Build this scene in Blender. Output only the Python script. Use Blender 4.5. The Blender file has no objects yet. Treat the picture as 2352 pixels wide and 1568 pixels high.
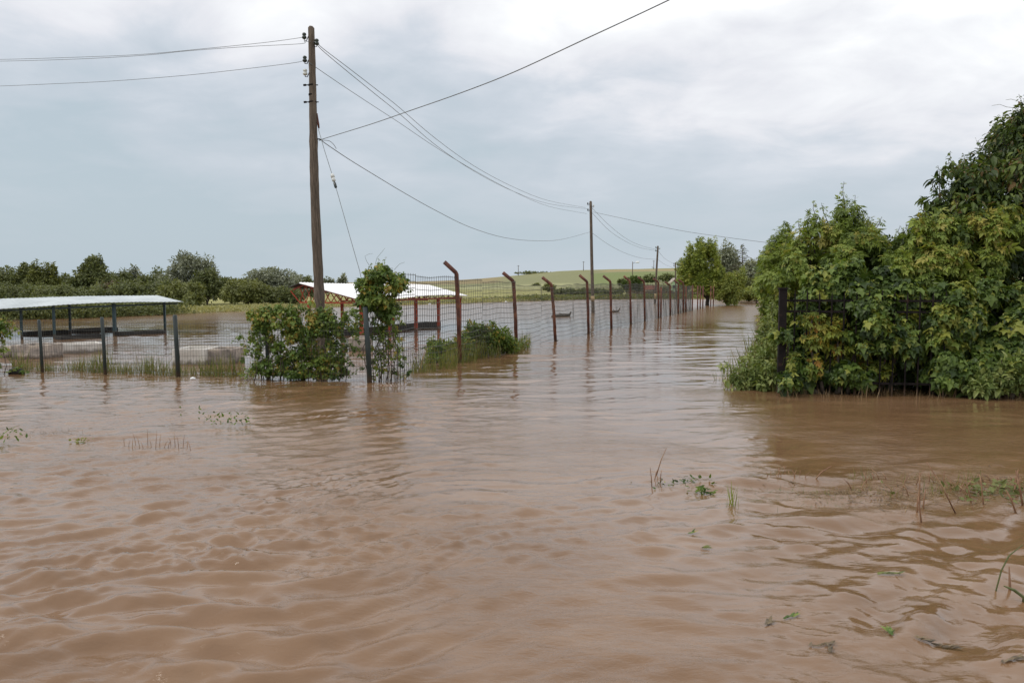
import bpy, math, random
import numpy as np
from mathutils import Vector
random.seed(7)
rng = np.random.default_rng(7)
R = math.radians
S = bpy.context.scene
COL = S.collection

# ------------------------------------------------------------------ camera, sky, sun, exposure
H = 2.3; F = 1880.0; CX, CY, HOR = 1176.0, 784.0, 650.0       # photo measured on a 2352 px wide copy
PITCH = math.atan((CY - HOR) / F)
cam_d = bpy.data.cameras.new('camera'); cam = bpy.data.objects.new('camera', cam_d); COL.objects.link(cam)
cam.location = (0, 0, H); cam.rotation_euler = (R(90) - PITCH, 0, 0)
cam_d.sensor_width = 36.0; cam_d.lens = F / 2352 * 36; cam_d.clip_end = 8000; cam_d.clip_start = 0.05
S.camera = cam
S.view_settings.view_transform = 'Standard'; S.view_settings.look = 'None'
S.view_settings.exposure = 0.0; S.view_settings.gamma = 1.0; S.view_settings.use_curve_mapping = False
S.cycles.use_denoising = True
S.cycles.max_bounces = 8; S.cycles.transparent_max_bounces = 8

SUN_EL, SUN_AZ = R(46), R(-105)          # azimuth measured from +Y towards +X: sun over the left shoulder
sd = bpy.data.lights.new('sun', 'SUN'); so = bpy.data.objects.new('sun', sd); COL.objects.link(so)
sd.energy = 1.4; sd.angle = R(26); sd.color = (1.0, 0.93, 0.84)
sdir = Vector((math.sin(SUN_AZ) * math.cos(SUN_EL), math.cos(SUN_AZ) * math.cos(SUN_EL), math.sin(SUN_EL)))
so.rotation_euler = sdir.to_track_quat('Z', 'Y').to_euler()

W = bpy.data.worlds.new('World'); S.world = W; W.use_nodes = True
nt = W.node_tree; nt.nodes.clear()
def N(nt, t, **kw):
    n = nt.nodes.new(t)
    for k, v in kw.items():
        if k in n.inputs.keys(): n.inputs[k].default_value = v
        else: setattr(n, k, v)
    return n
def ramp(nt, stops, interp='LINEAR'):
    n = nt.nodes.new('ShaderNodeValToRGB'); n.color_ramp.interpolation = interp
    e = n.color_ramp.elements
    while len(e) > 1: e.remove(e[-1])
    for i, (p, c) in enumerate(stops):
        c = tuple(c) + (1,) if not isinstance(c, (int, float)) else (c, c, c, 1)
        if i == 0: e[0].position = p; e[0].color = c
        else:
            q = e.new(p); q.color = c
    return n
def math_(nt, op, a, b=None, c=None, clamp=False):
    n = nt.nodes.new('ShaderNodeMath'); n.operation = op; n.use_clamp = clamp
    for i, v in enumerate((a, b, c)):
        if v is None: continue
        if isinstance(v, (int, float)): n.inputs[i].default_value = v
        else: nt.links.new(v, n.inputs[i])
    return n.outputs[0]
def mix(nt, fac, a, b, blend='MIX'):
    n = nt.nodes.new('ShaderNodeMix'); n.data_type = 'RGBA'; n.blend_type = blend
    for s, v in ((n.inputs[0], fac), (n.inputs[6], a), (n.inputs[7], b)):
        if isinstance(v, (int, float)): s.default_value = v
        elif isinstance(v, tuple): s.default_value = tuple(v) + (1,)
        else: nt.links.new(v, s)
    return n.outputs[2]
L = nt.links.new
tc = N(nt, 'ShaderNodeTexCoord'); sx = N(nt, 'ShaderNodeSeparateXYZ'); L(tc.outputs['Generated'], sx.inputs[0])
zc = math_(nt, 'MAXIMUM', sx.outputs[2], 0.0)
den = math_(nt, 'ADD', zc, 0.20)
cu = math_(nt, 'DIVIDE', sx.outputs[0], den); cv = math_(nt, 'DIVIDE', sx.outputs[1], den)
cb = N(nt, 'ShaderNodeCombineXYZ'); L(math_(nt, 'MULTIPLY', cu, 1.0), cb.inputs[0]); L(cv, cb.inputs[1]); cb.inputs[2].default_value = 3.7
n1 = N(nt, 'ShaderNodeTexNoise', Scale=0.95, Detail=8.0, Roughness=0.50, Distortion=0.35); L(cb.outputs[0], n1.inputs['Vector'])
n2 = N(nt, 'ShaderNodeTexNoise', Scale=3.0, Detail=8.0, Roughness=0.55, Distortion=0.4); L(cb.outputs[0], n2.inputs['Vector'])
cl = math_(nt, 'ADD', math_(nt, 'MULTIPLY', n1.outputs[0], 0.85), math_(nt, 'MULTIPLY', n2.outputs[0], 0.40))
# cover rises with elevation, whiter in the upper sky
hgt = ramp(nt, [(0.0, 0.52), (0.06, 0.47), (0.11, 0.52), (0.18, 0.69), (0.26, 0.81), (0.34, 0.95), (0.6, 1.0), (1.0, 0.97)]); L(sx.outputs[2], hgt.inputs[0])
# brighter veil towards the right of the view, greyer at the upper left
side = math_(nt, 'MULTIPLY', math_(nt, 'SUBTRACT', sx.outputs[0], 0.02), 0.16)
infl = ramp(nt, [(0.0, 0.15), (0.07, 0.28), (0.16, 0.75), (0.24, 1.0)]); L(sx.outputs[2], infl.inputs[0])
cov = math_(nt, 'ADD', math_(nt, 'ADD', math_(nt, 'MULTIPLY', math_(nt, 'SUBTRACT', cl, 0.62), math_(nt, 'MULTIPLY', infl.outputs[0], 1.25)), hgt.outputs[0]), side)
cr = ramp(nt, [(0.42, (0.485, 0.572, 0.638)), (0.55, (0.56, 0.622, 0.69)), (0.66, (0.655, 0.700, 0.765)), (0.76, (0.81, 0.82, 0.865)), (0.90, (0.97, 0.98, 1.0)), (1.0, (1.12, 1.12, 1.14))])
L(cov, cr.inputs[0])
sky = N(nt, 'ShaderNodeTexSky'); sky.sky_type = 'NISHITA'; sky.sun_disc = False
sky.sun_elevation = SUN_EL; sky.sun_rotation = SUN_AZ; sky.air_density = 1.2; sky.dust_density = 2.0
b1 = N(nt, 'ShaderNodeBackground', Strength=0.08); L(sky.outputs[0], b1.inputs[0])
b2 = N(nt, 'ShaderNodeBackground', Strength=1.08); L(cr.outputs[0], b2.inputs[0])
ms = N(nt, 'ShaderNodeMixShader'); ms.inputs[0].default_value = 0.9
L(b1.outputs[0], ms.inputs[1]); L(b2.outputs[0], ms.inputs[2])
wo = N(nt, 'ShaderNodeOutputWorld'); L(ms.outputs[0], wo.inputs[0])

# ------------------------------------------------------------------ helpers
def ray(px, py):
    xc = (px - CX) / F; yc = (CY - py) / F
    return np.array([xc, math.cos(PITCH) + yc * math.sin(PITCH), -math.sin(PITCH) + yc * math.cos(PITCH)])
def at(px, py, D):                      # point seen at a pixel, at distance D ahead
    d = ray(px, py); return np.array([0, 0, H]) + d * (D / d[1])
def zat(py, D): return at(CX, py, D)[2]
def xat(px, D): return (px - CX) / F * D * 1.0   # small-pitch form, matches at() to a few mm
def wat(px, py):                        # point on the water seen at a pixel
    d = ray(px, py); return np.array([0, 0, H]) + d * (H / -d[2])
def tag(o, label=None, cat=None, group=None, kind=None):
    if label: o['label'] = label
    if cat: o['category'] = cat
    if group: o['group'] = group
    if kind: o['kind'] = kind
    return o
def empty(name, loc, label, cat, group=None):
    o = bpy.data.objects.new(name, None); COL.objects.link(o); o.location = tuple(float(v) for v in loc)
    o.empty_display_size = 0.3
    return tag(o, label, cat, group)
class MB:
    def __init__(s): s.v = []; s.f = []; s.sm = []
    def add(s, vs, fs, smooth=False):
        b = len(s.v); s.v += [tuple(map(float, v)) for v in vs]
        for f in fs: s.f.append(tuple(b + i for i in f)); s.sm.append(smooth)
    def box(s, c, size, rz=0, axes=None):
        hx, hy, hz = [q / 2 for q in size]
        if axes is None:
            ax = np.array([math.cos(rz), math.sin(rz), 0]); ay = np.array([-math.sin(rz), math.cos(rz), 0]); az = np.array([0, 0, 1.])
        else: ax, ay, az = axes
        c = np.array(c, float); vs = []
        for sz in (-1, 1):
            for sy in (-1, 1):
                for sx_ in (-1, 1): vs.append(c + ax * hx * sx_ + ay * hy * sy + az * hz * sz)
        s.add(vs, [(0, 2, 3, 1), (4, 5, 7, 6), (0, 1, 5, 4), (2, 6, 7, 3), (0, 4, 6, 2), (1, 3, 7, 5)])
    def tube(s, pts, rad, n=8, caps=True, smooth=True):
        pts = [np.array(p, float) for p in pts]; m = len(pts)
        if isinstance(rad, (int, float)): rad = [rad] * m
        vs = []
        ref = None
        for i in range(m):
            t = pts[min(i + 1, m - 1)] - pts[max(i - 1, 0)]; t = t / (np.linalg.norm(t) + 1e-9)
            if ref is None: ref = np.array([1., 0, 0]) if abs(t[0]) < 0.9 else np.array([0, 1., 0])
            a = ref - t * np.dot(ref, t); a /= np.linalg.norm(a) + 1e-9; b = np.cross(t, a); ref = a
            for k in range(n):
                an = 2 * math.pi * k / n
                vs.append(pts[i] + (a * math.cos(an) + b * math.sin(an)) * rad[i])
        fs = []
        for i in range(m - 1):
            for k in range(n):
                k2 = (k + 1) % n
                fs.append((i * n + k, i * n + k2, (i + 1) * n + k2, (i + 1) * n + k))
        if caps: fs.append(tuple(range(n - 1, -1, -1))); fs.append(tuple((m - 1) * n + k for k in range(n)))
        s.add(vs, fs, smooth)
    def build(s, name, mat, parent=None, label=None):
        me = bpy.data.meshes.new(name); me.from_pydata(s.v, [], s.f); me.materials.append(mat)
        me.polygons.foreach_set('use_smooth', s.sm); me.update()
        o = bpy.data.objects.new(name, me); COL.objects.link(o)
        if parent: put(o, parent)
        if label: o['label'] = label
        return o
def put(o, parent):                     # child of an unrotated Empty, geometry stays where it was built (world)
    o.parent = parent
    l = Vector((0, 0, 0)); q = parent
    while q is not None: l -= q.location; q = q.parent
    o.location = l
def raw_mesh(name, V, Fc, mat, tint=None, smooth=False):
    me = bpy.data.meshes.new(name); nv = len(V); nf, k = Fc.shape
    me.vertices.add(nv); me.vertices.foreach_set('co', V.astype(np.float32).ravel())
    me.loops.add(nf * k); me.loops.foreach_set('vertex_index', Fc.astype(np.int32).ravel())
    me.polygons.add(nf); me.polygons.foreach_set('loop_start', np.arange(0, nf * k, k, dtype=np.int32))
    me.polygons.foreach_set('loop_total', np.full(nf, k, dtype=np.int32))
    me.polygons.foreach_set('use_smooth', np.full(nf, smooth, dtype=bool))
    me.update(calc_edges=True)
    if tint is not None:
        a = me.attributes.new('tint', 'FLOAT', 'POINT'); a.data.foreach_set('value', tint.astype(np.float32))
    me.materials.append(mat)
    o = bpy.data.objects.new(name, me); COL.objects.link(o); return o

# ------------------------------------------------------------------ materials
def mat(name):
    m = bpy.data.materials.new(name); m.use_nodes = True; t = m.node_tree
    return m, t, t.nodes['Principled BSDF'], t.nodes['Material Output']
def setp(p, **kw):
    for k, v in kw.items():
        p.inputs[k.replace('_', ' ')].default_value = v
def noisy(name, stops, scale=4.0, detail=6.0, rough=0.8, metal=0.0, stretch=(1, 1, 1), bump=0.0, bscale=20., spec=0.5, dist=0.01):
    m, t, p, o = mat(name)
    c = N(t, 'ShaderNodeTexCoord'); mp = N(t, 'ShaderNodeMapping'); mp.inputs['Scale'].default_value = stretch
    t.links.new(c.outputs['Object'], mp.inputs[0])
    n = N(t, 'ShaderNodeTexNoise', Scale=scale, Detail=detail, Roughness=0.6); t.links.new(mp.outputs[0], n.inputs['Vector'])
    r = ramp(t, stops); t.links.new(n.outputs[0], r.inputs[0]); t.links.new(r.outputs[0], p.inputs['Base Color'])
    setp(p, Roughness=rough, Metallic=metal, Specular_IOR_Level=spec)
    if bump:
        n3 = N(t, 'ShaderNodeTexNoise', Scale=bscale, Detail=4.0); t.links.new(mp.outputs[0], n3.inputs['Vector'])
        b = N(t, 'ShaderNodeBump', Strength=bump, Distance=dist); t.links.new(n3.outputs[0], b.inputs['Height']); t.links.new(b.outputs[0], p.inputs['Normal'])
    return m
def leafmat(name, stops, rough=0.45, trans=0.3, spec=0.35):
    m, t, p, o = mat(name)
    a = N(t, 'ShaderNodeAttribute'); a.attribute_name = 'tint'
    r = ramp(t, stops); t.links.new(a.outputs['Fac'], r.inputs[0])
    t.links.new(r.outputs[0], p.inputs['Base Color']); setp(p, Roughness=rough, Specular_IOR_Level=spec)
    tr = N(t, 'ShaderNodeBsdfTranslucent')
    c = mix(t, 1.0, r.outputs[0], (1.3, 1.25, 0.6), 'MULTIPLY'); t.links.new(c, tr.inputs[0])
    x = N(t, 'ShaderNodeMixShader'); x.inputs[0].default_value = trans
    t.links.new(p.outputs[0], x.inputs[1]); t.links.new(tr.outputs[0], x.inputs[2]); t.links.new(x.outputs[0], o.inputs[0])
    return m
M = {}
M['wood'] = noisy('weathered_pole_wood', [(0.3, (0.045, 0.034, 0.026)), (0.5, (0.105, 0.08, 0.06)), (0.72, (0.19, 0.15, 0.115))], 9, 8, 0.85, stretch=(4, 4, 0.35), bump=0.6, bscale=30)
M['cream'] = noisy('cream_band', [(0.35, (0.38, 0.26, 0.12)), (0.6, (0.6, 0.45, 0.25))], 3)
M['rust'] = noisy('rusty_paint', [(0.3, (0.040, 0.015, 0.010)), (0.5, (0.098, 0.031, 0.018)), (0.68, (0.20, 0.075, 0.035))], 7, 8, 0.7, stretch=(1, 1, 0.5), bump=0.3)
M['redpaint'] = noisy('red_oxide_paint', [(0.3, (0.22, 0.028, 0.012)), (0.6, (0.38, 0.055, 0.02)), (0.8, (0.3, 0.08, 0.04))], 4, 6, 0.5)
M['greenpost'] = noisy('dark_green_post', [(0.3, (0.010, 0.018, 0.018)), (0.55, (0.022, 0.034, 0.033)), (0.75, (0.06, 0.045, 0.035))], 5, 7, 0.45, stretch=(1, 1, 0.4))
M['shedpost'] = noisy('blue_green_shed_steel', [(0.3, (0.028, 0.058, 0.068)), (0.7, (0.05, 0.09, 0.10))], 4, 6, 0.5)
M['wire'] = noisy('fence_wire', [(0.3, (0.05, 0.055, 0.05)), (0.7, (0.11, 0.105, 0.09))], 5, 3, 0.5, metal=0.3)
M['cable'] = noisy('cable', [(0.3, (0.13, 0.15, 0.16)), (0.7, (0.2, 0.22, 0.23))], 5, 3, 0.5)
M['darkiron'] = noisy('black_iron', [(0.3, (0.006, 0.005, 0.005)), (0.6, (0.015, 0.011, 0.011)), (0.75, (0.055, 0.028, 0.02))], 6, 6, 0.85, spec=0.2)
M['ceramic'] = noisy('porcelain', [(0.4, (0.45, 0.47, 0.46)), (0.6, (0.6, 0.62, 0.6))], 5, 3, 0.2)
M['darkcer'] = noisy('dark_insulator', [(0.4, (0.012, 0.02, 0.018)), (0.6, (0.03, 0.045, 0.04))], 5, 3, 0.25)
M['concrete'] = noisy('old_concrete', [(0.3, (0.10, 0.09, 0.08)), (0.48, (0.30, 0.26, 0.23)), (0.68, (0.55, 0.47, 0.38))], 3.2, 9, 0.9, bump=0.4)
M['plaster'] = noisy('pale_plaster', [(0.3, (0.42, 0.38, 0.33)), (0.6, (0.62, 0.6, 0.56))], 2.5, 8, 0.8)
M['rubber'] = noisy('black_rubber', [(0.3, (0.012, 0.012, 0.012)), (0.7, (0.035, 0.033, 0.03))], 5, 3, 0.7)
M['bark'] = noisy('tree_bark', [(0.3, (0.03, 0.024, 0.018)), (0.7, (0.09, 0.07, 0.05))], 8, 6, 0.9, stretch=(3, 3, .5))
M['stem'] = noisy('green_stem', [(0.3, (0.06, 0.08, 0.02)), (0.7, (0.12, 0.12, 0.04))], 8, 3, 0.7)
M['straw'] = noisy('dry_straw', [(0.3, (0.12, 0.055, 0.03)), (0.55, (0.24, 0.13, 0.07)), (0.75, (0.36, 0.26, 0.14))], 6, 4, 0.7)
M['white'] = noisy('white_plastic', [(0.3, (0.7, 0.71, 0.72)), (0.7, (0.82, 0.83, 0.84))], 5, 2, 0.4)
M['glass'] = noisy('window_dark', [(0.3, (0.03, 0.04, 0.05)), (0.7, (0.06, 0.07, 0.08))], 3, 2, 0.1)
M['mint'] = noisy('mint_wall', [(0.3, (0.28, 0.40, 0.26)), (0.7, (0.42, 0.55, 0.38))], 2, 4, 0.8)
M['tile'] = noisy('red_tile', [(0.3, (0.16, 0.05, 0.035)), (0.7, (0.26, 0.09, 0.06))], 4, 5, 0.8)

def tide(m, h=.16):
    t = m.node_tree; p = t.nodes['Principled BSDF']; src = p.inputs['Base Color'].links[0].from_socket
    c = N(t, 'ShaderNodeTexCoord'); sp_ = N(t, 'ShaderNodeSeparateXYZ'); t.links.new(c.outputs['Object'], sp_.inputs[0])
    n = N(t, 'ShaderNodeTexNoise', Scale=6.0, Detail=4.0); t.links.new(c.outputs['Object'], n.inputs['Vector'])
    e_ = math_(t, 'ADD', sp_.outputs[2], math_(t, 'MULTIPLY', math_(t, 'SUBTRACT', n.outputs[0], .5), .25))
    f = math_(t, 'SUBTRACT', 1.0, math_(t, 'MULTIPLY', math_(t, 'SUBTRACT', e_, h * .6), 9.0, clamp=True), clamp=True)
    t.links.new(mix(t, math_(t, 'MULTIPLY', f, .8), src, (0.075, 0.048, 0.03)), p.inputs['Base Color'])
for k_ in ('wood', 'rust', 'redpaint', 'greenpost', 'shedpost', 'darkiron'): tide(M[k_])
for k_ in ('concrete', 'plaster'): tide(M[k_], .05)
def roofmat(name, a, b, rib=14.0, metal=0.3, rough=0.35):
    m, t, p, o = mat(name)
    c = N(t, 'ShaderNodeTexCoord')
    n = N(t, 'ShaderNodeTexNoise', Scale=0.9, Detail=7.0); mp = N(t, 'ShaderNodeMapping'); mp.inputs['Scale'].default_value = (1, 1, 1)
    t.links.new(c.outputs['Object'], mp.inputs[0]); t.links.new(mp.outputs[0], n.inputs['Vector'])
    r = ramp(t, [(0.35, a), (0.65, b)]); t.links.new(n.outputs[0], r.inputs[0]); t.links.new(r.outputs[0], p.inputs['Base Color'])
    n5 = N(t, 'ShaderNodeTexNoise', Scale=2.2, Detail=9.0, Roughness=0.7); t.links.new(c.outputs['Object'], n5.inputs['Vector'])
    r5 = ramp(t, [(0.55, 0.0), (0.72, 0.55)]); t.links.new(n5.outputs[0], r5.inputs[0])
    t.links.new(mix(t, r5.outputs[0], r.outputs[0], tuple(q * .55 for q in (a[0], a[1] * .9, a[2] * .8))), p.inputs['Base Color'])
    setp(p, Roughness=rough, Metallic=metal)
    return m
M['roof_pale'] = roofmat('galvanised_sheet', (0.36, 0.41, 0.42), (0.50, 0.555, 0.56), metal=0.1)
M['roof_white'] = roofmat('glare_white_sheet', (0.80, 0.81, 0.81), (0.9, 0.9, 0.9), metal=0.0, rough=0.25)  # sun and sky glare on the sheet put into a near-white base

M['vine'] = leafmat('vine_leaf', [(0.0, (0.045, 0.080, 0.016)), (0.45, (0.115, 0.185, 0.034)), (0.8, (0.19, 0.26, 0.052)), (0.97, (0.27, 0.30, 0.07)), (1.0, (0.36, 0.27, 0.06))])
M['hedge'] = leafmat('creeper_leaf', [(0.0, (0.020, 0.040, 0.009)), (0.5, (0.074, 0.122, 0.023)), (0.85, (0.15, 0.215, 0.042)), (1.0, (0.27, 0.29, 0.055))], spec=0.35)
M['maple'] = leafmat('maple_leaf', [(0.0, (0.07, 0.11, 0.018)), (0.5, (0.20, 0.25, 0.036)), (0.85, (0.31, 0.35, 0.06)), (1.0, (0.40, 0.36, 0.08))])
M['yellowleaf'] = leafmat('yellowing_leaf', [(0.0, (0.09, 0.13, 0.02)), (0.5, (0.19, 0.23, 0.035)), (0.85, (0.36, 0.32, 0.05)), (1.0, (0.42, 0.22, 0.05))])
M['elder'] = leafmat('box_elder_leaf', [(0.0, (0.060, 0.095, 0.016)), (0.5, (0.155, 0.215, 0.034)), (0.85, (0.25, 0.31, 0.055)), (1.0, (0.33, 0.30, 0.07))])
M['darktree'] = leafmat('dark_tree_leaf', [(0.0, (0.020, 0.038, 0.010)), (0.5, (0.066, 0.104, 0.024)), (0.9, (0.14, 0.185, 0.038)), (1.0, (0.17, 0.11, 0.045))])
M['far_a'] = leafmat('far_dark_leaf', [(0.0, (0.072, 0.088, 0.036)), (0.5, (0.128, 0.152, 0.056)), (1.0, (0.20, 0.215, 0.08))], trans=0.25)
M['far_b'] = leafmat('far_olive_leaf', [(0.0, (0.095, 0.105, 0.034)), (0.5, (0.155, 0.175, 0.050)), (1.0, (0.23, 0.24, 0.075))], trans=0.2)
M['far_c'] = leafmat('far_willow_leaf', [(0.0, (0.11, 0.125, 0.085)), (0.5, (0.20, 0.22, 0.15)), (1.0, (0.38, 0.40, 0.31))], trans=0.2)
M['far_d'] = leafmat('far_brown_leaf', [(0.0, (0.085, 0.065, 0.040)), (0.5, (0.14, 0.105, 0.062)), (1.0, (0.20, 0.15, 0.085))], trans=0.2)
M['bright'] = leafmat('bright_leaf', [(0.0, (0.12, 0.16, 0.035)), (0.5, (0.23, 0.27, 0.06)), (1.0, (0.36, 0.36, 0.10))])
M['palegrass'] = leafmat('pale_grass', [(0.0, (0.20, 0.20, 0.08)), (0.5, (0.32, 0.31, 0.14)), (1.0, (0.46, 0.43, 0.22))])
M['grass'] = leafmat('grass_blade', [(0.0, (0.085, 0.11, 0.028)), (0.5, (0.16, 0.19, 0.05)), (0.85, (0.24, 0.22, 0.08)), (1.0, (0.30, 0.18, 0.09))])
M['mug'] = leafmat('wormwood_leaf', [(0.0, (0.10, 0.14, 0.04)), (0.5, (0.20, 0.26, 0.075)), (1.0, (0.32, 0.36, 0.13))])
M['straw_leaf'] = leafmat('drowned_straw', [(0.0, (0.06, 0.04, 0.022)), (0.5, (0.16, 0.105, 0.055)), (1.0, (0.36, 0.27, 0.15))])
M['bloom'] = leafmat('white_bloom', [(0.0, (0.16, 0.2, 0.10)), (0.5, (0.4, 0.4, 0.30)), (1.0, (0.6, 0.6, 0.5))])

# ------------------------------------------------------------------ terrain
PXS = [(-900, 760), (0, 738), (176, 733), (390, 724), (500, 718), (560, 716.5), (758, 706), (932, 701), (1080, 696.5), (1263, 690.7), (1336, 688.5), (1497, 686.5), (1618, 687), (1700, 691), (1770, 689), (1900, 689)]
sr = np.array([(p - CX) / F for p, _ in PXS]); sD = np.array([F * H / (y - HOR) for _, y in PXS])
HP = [(-1.5, 1.0), (-0.3, 1.3), (-0.13, 2.6), (-0.064, 3.9), (-0.037, 4.7), (0.0, 6.3), (0.046, 8.7), (0.057, 9.2), (0.128, 10.6), (0.2, 11.2), (0.5, 12.0), (1.5, 10)]
hr = np.array([a for a, _ in HP]); hh = np.array([b for _, b in HP])
def sstep(a, b, x): t = np.clip((x - a) / (b - a), 0, 1); return t * t * (3 - 2 * t)
def vnoise(x, y, seed=0):
    r = np.random.default_rng(seed); z = 0 * x
    for k in range(9):
        a = r.uniform(0, 2 * math.pi); w = 2 ** (k * 0.45); p = r.uniform(0, 6.28)
        z = z + np.sin((x * math.cos(a) + y * math.sin(a)) * w + p + 1.3 * np.sin((x * math.sin(a) - y * math.cos(a)) * w * 0.7 + p)) / w ** 0.8
    return z / 3
def bank_x(y): return np.interp(y, [12, 17.3, 39, 60, 86, 110], [9.0, 5.4, 12.2, 19.0, 27.2, 35.0])
def ground_h(x, y):
    ratio = x / np.maximum(y, 1.0)
    ds = np.interp(ratio, sr, sD) + vnoise(x / 7, y / 7, 3) * 0.9
    far = np.where(y > 5, y - ds, -50)
    land = sstep(-3, 4, far) * 0.75 - 0.55 + sstep(5, 60, far) * 0.25
    bk = np.where(y > 15.8, np.minimum(x - bank_x(y) - 0.9 + vnoise(x / 3, y / 3, 5) * 0.2, (y - 18.6) * 1.0), -5)
    right = sstep(-1.2, 1.2, bk) * 0.75 - 0.55
    back = sstep(2.4, -2.0, y) * 1.25 - 0.55
    base = np.maximum(np.maximum(land, right), back)
    hill = sstep(170, 520, y) * 0.35 + np.clip((y - 200) / 320, 0, 1) * 0.65
    hill = hill * np.interp(ratio, hr, hh) * (1 - 0.5 * sstep(560, 1500, y))
    nn = vnoise(x / 45, y / 45, 9) * 0.35 * sstep(180, 300, y) + vnoise(x / 4, y / 4, 11) * 0.05 * sstep(0.0, 0.2, base)
    return base + hill + nn
def grade(lo, hi, dense_lo, dense_hi, step, g):
    a = list(np.arange(dense_lo, dense_hi, step)); v = dense_hi; s = step
    while v < hi: a.append(v); s *= g; v += s
    a.append(hi); v = dense_lo; s = step; b = []
    while v > lo: s *= g; v -= s; b.append(max(v, lo))
    return np.array(sorted(set(b + a)))
def grid_mesh(name, xs, ys, zf, m, smooth=True):
    X, Y = np.meshgrid(xs, ys); Z = zf(X, Y); V = np.stack([X, Y, Z], -1).reshape(-1, 3)
    nx, ny = len(xs), len(ys); i = np.arange(nx - 1)[None, :] + (np.arange(ny - 1) * nx)[:, None]; i = i.ravel()
    Fc = np.stack([i, i + 1, i + 1 + nx, i + nx], -1)
    return raw_mesh(name, V, Fc, m, smooth=smooth), X, Y
# land material: pale grass, wet verge, bed mud, and the fields of the hill by land use
m, t, p, o = mat('land'); c = N(t, 'ShaderNodeTexCoord'); sep = N(t, 'ShaderNodeSeparateXYZ'); t.links.new(c.outputs['Object'], sep.inputs[0])
na = N(t, 'ShaderNodeTexNoise', Scale=0.12, Detail=9.0, Roughness=0.65); t.links.new(c.outputs['Object'], na.inputs['Vector'])
nb = N(t, 'ShaderNodeTexNoise', Scale=3.0, Detail=6.0, Roughness=0.7); t.links.new(c.outputs['Object'], nb.inputs['Vector'])
ga = ramp(t, [(0.3, (0.20, 0.21, 0.08)), (0.5, (0.33, 0.32, 0.13)), (0.7, (0.46, 0.42, 0.20))]); t.links.new(na.outputs[0], ga.inputs[0])
gb = ramp(t, [(0.3, 0.65), (0.7, 1.15)]); t.links.new(nb.outputs[0], gb.inputs[0])
g1 = mix(t, 1.0, ga.outputs[0], gb.outputs[0], 'MULTIPLY')
at_ = N(t, 'ShaderNodeAttribute'); at_.attribute_name = 'field'
g2 = mix(t, at_.outputs['Alpha'], g1, mix(t, 1.0, at_.outputs['Color'], gb.outputs[0], 'MULTIPLY'))
mud = math_(t, 'SUBTRACT', 1.0, math_(t, 'MULTIPLY', math_(t, 'ADD', sep.outputs[2], 0.02), 12.0, clamp=True))
g3 = mix(t, math_(t, 'MULTIPLY', mud, 1.0, clamp=True), g2, (0.15, 0.10, 0.06))
t.links.new(g3, p.inputs['Base Color']); setp(p, Roughness=0.95, Specular_IOR_Level=0.1); M['land'] = m
xs = grade(-2500, 2500, -75, 75, 0.8, 1.045); ys = grade(-300, 4500, 12, 135, 0.8, 1.03)
g, X, Y = grid_mesh('ground', xs, ys, ground_h, M['land']); tag(g, kind='structure')
rt = X / np.maximum(Y, 1); colr = np.zeros(X.shape + (4,))
def setf(mask, c, a):
    a = (mask * a)[..., None]; colr[..., :3] = colr[..., :3] * (1 - a) + np.array(c) * a; colr[..., 3:] = np.maximum(colr[..., 3:], a)
wob = vnoise(X / 60, Y / 60, 21)
hl = sstep(190, 230, Y + wob * 8)
setf(hl, (0.235, 0.24, 0.125), 1.0)                                                       # hill grass
setf(sstep(0.3, 0.5, vnoise(X / 70, Y / 25, 31)) * hl, (0.33, 0.31, 0.165), 0.75)          # dry patches
gm = sstep(0.092, 0.098, rt + wob * 0.003) * sstep(235, 245, Y) * (1 - sstep(385, 392, Y + wob * 5)) * (1 - sstep(0.215, 0.225, rt))
setf(gm, (0.19, 0.225, 0.09), 1.0)                                                         # green crop
st = sstep(410, 415, Y + wob * 6) * (1 - sstep(455, 460, Y + wob * 6)) * sstep(0.10, 0.12, rt)
setf(st, (0.34, 0.27, 0.14), 1.0)
setf(sstep(480, 485, Y + wob * 6), (0.27, 0.25, 0.10), 1.0)
lf = (1 - sstep(-0.03, 0.0, rt)) * sstep(300, 320, Y)
setf(lf, (0.29, 0.235, 0.13), 0.9)
sh = sstep(0, 1, 1 - np.abs(rt - 0.0)) * sstep(205, 215, Y) * (1 - sstep(250, 270, Y)) * (1 - sstep(0.06, 0.09, rt)) * sstep(-0.2, -.1, rt)
setf(sh, (0.38, 0.38, 0.20), 0.7)
ca = g.data.attributes.new('field', 'FLOAT_COLOR', 'POINT'); ca.data.foreach_set('color', colr.astype(np.float32).ravel())

# ------------------------------------------------------------------ water
m, t, p, o = mat('flood_water')
c = N(t, 'ShaderNodeTexCoord')
def wnoise(sc, stretch, det=3.0, dist=0.3, rough=0.55, rot=0.0):
    mp = N(t, 'ShaderNodeMapping'); mp.inputs['Scale'].default_value = stretch; mp.inputs['Rotation'].default_value = (0, 0, rot)
    t.links.new(c.outputs['Object'], mp.inputs[0])
    n = N(t, 'ShaderNodeTexNoise', Scale=sc, Detail=det, Distortion=dist, Roughness=rough); t.links.new(mp.outputs[0], n.inputs['Vector']); return n.outputs[0]
sed = wnoise(0.8, (.6, 1, 1), 8.0, 1.5)
rr = ramp(t, [(0.25, (0.152, 0.085, 0.042)), (0.5, (0.180, 0.103, 0.053)), (0.75, (0.212, 0.128, 0.071))]); t.links.new(sed, rr.inputs[0])
t.links.new(rr.outputs[0], p.inputs['Base Color'])
setp(p, IOR=1.46, Specular_IOR_Level=0.5)
ypos = N(t, 'ShaderNodeSeparateXYZ'); t.links.new(c.outputs['Object'], ypos.inputs[0])
wind = ramp(t, [(0.0, 0.03), (0.32, 0.05), (0.42, 0.18), (1.0, 0.32)])      # wind-roughened open water beyond the yard
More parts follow.
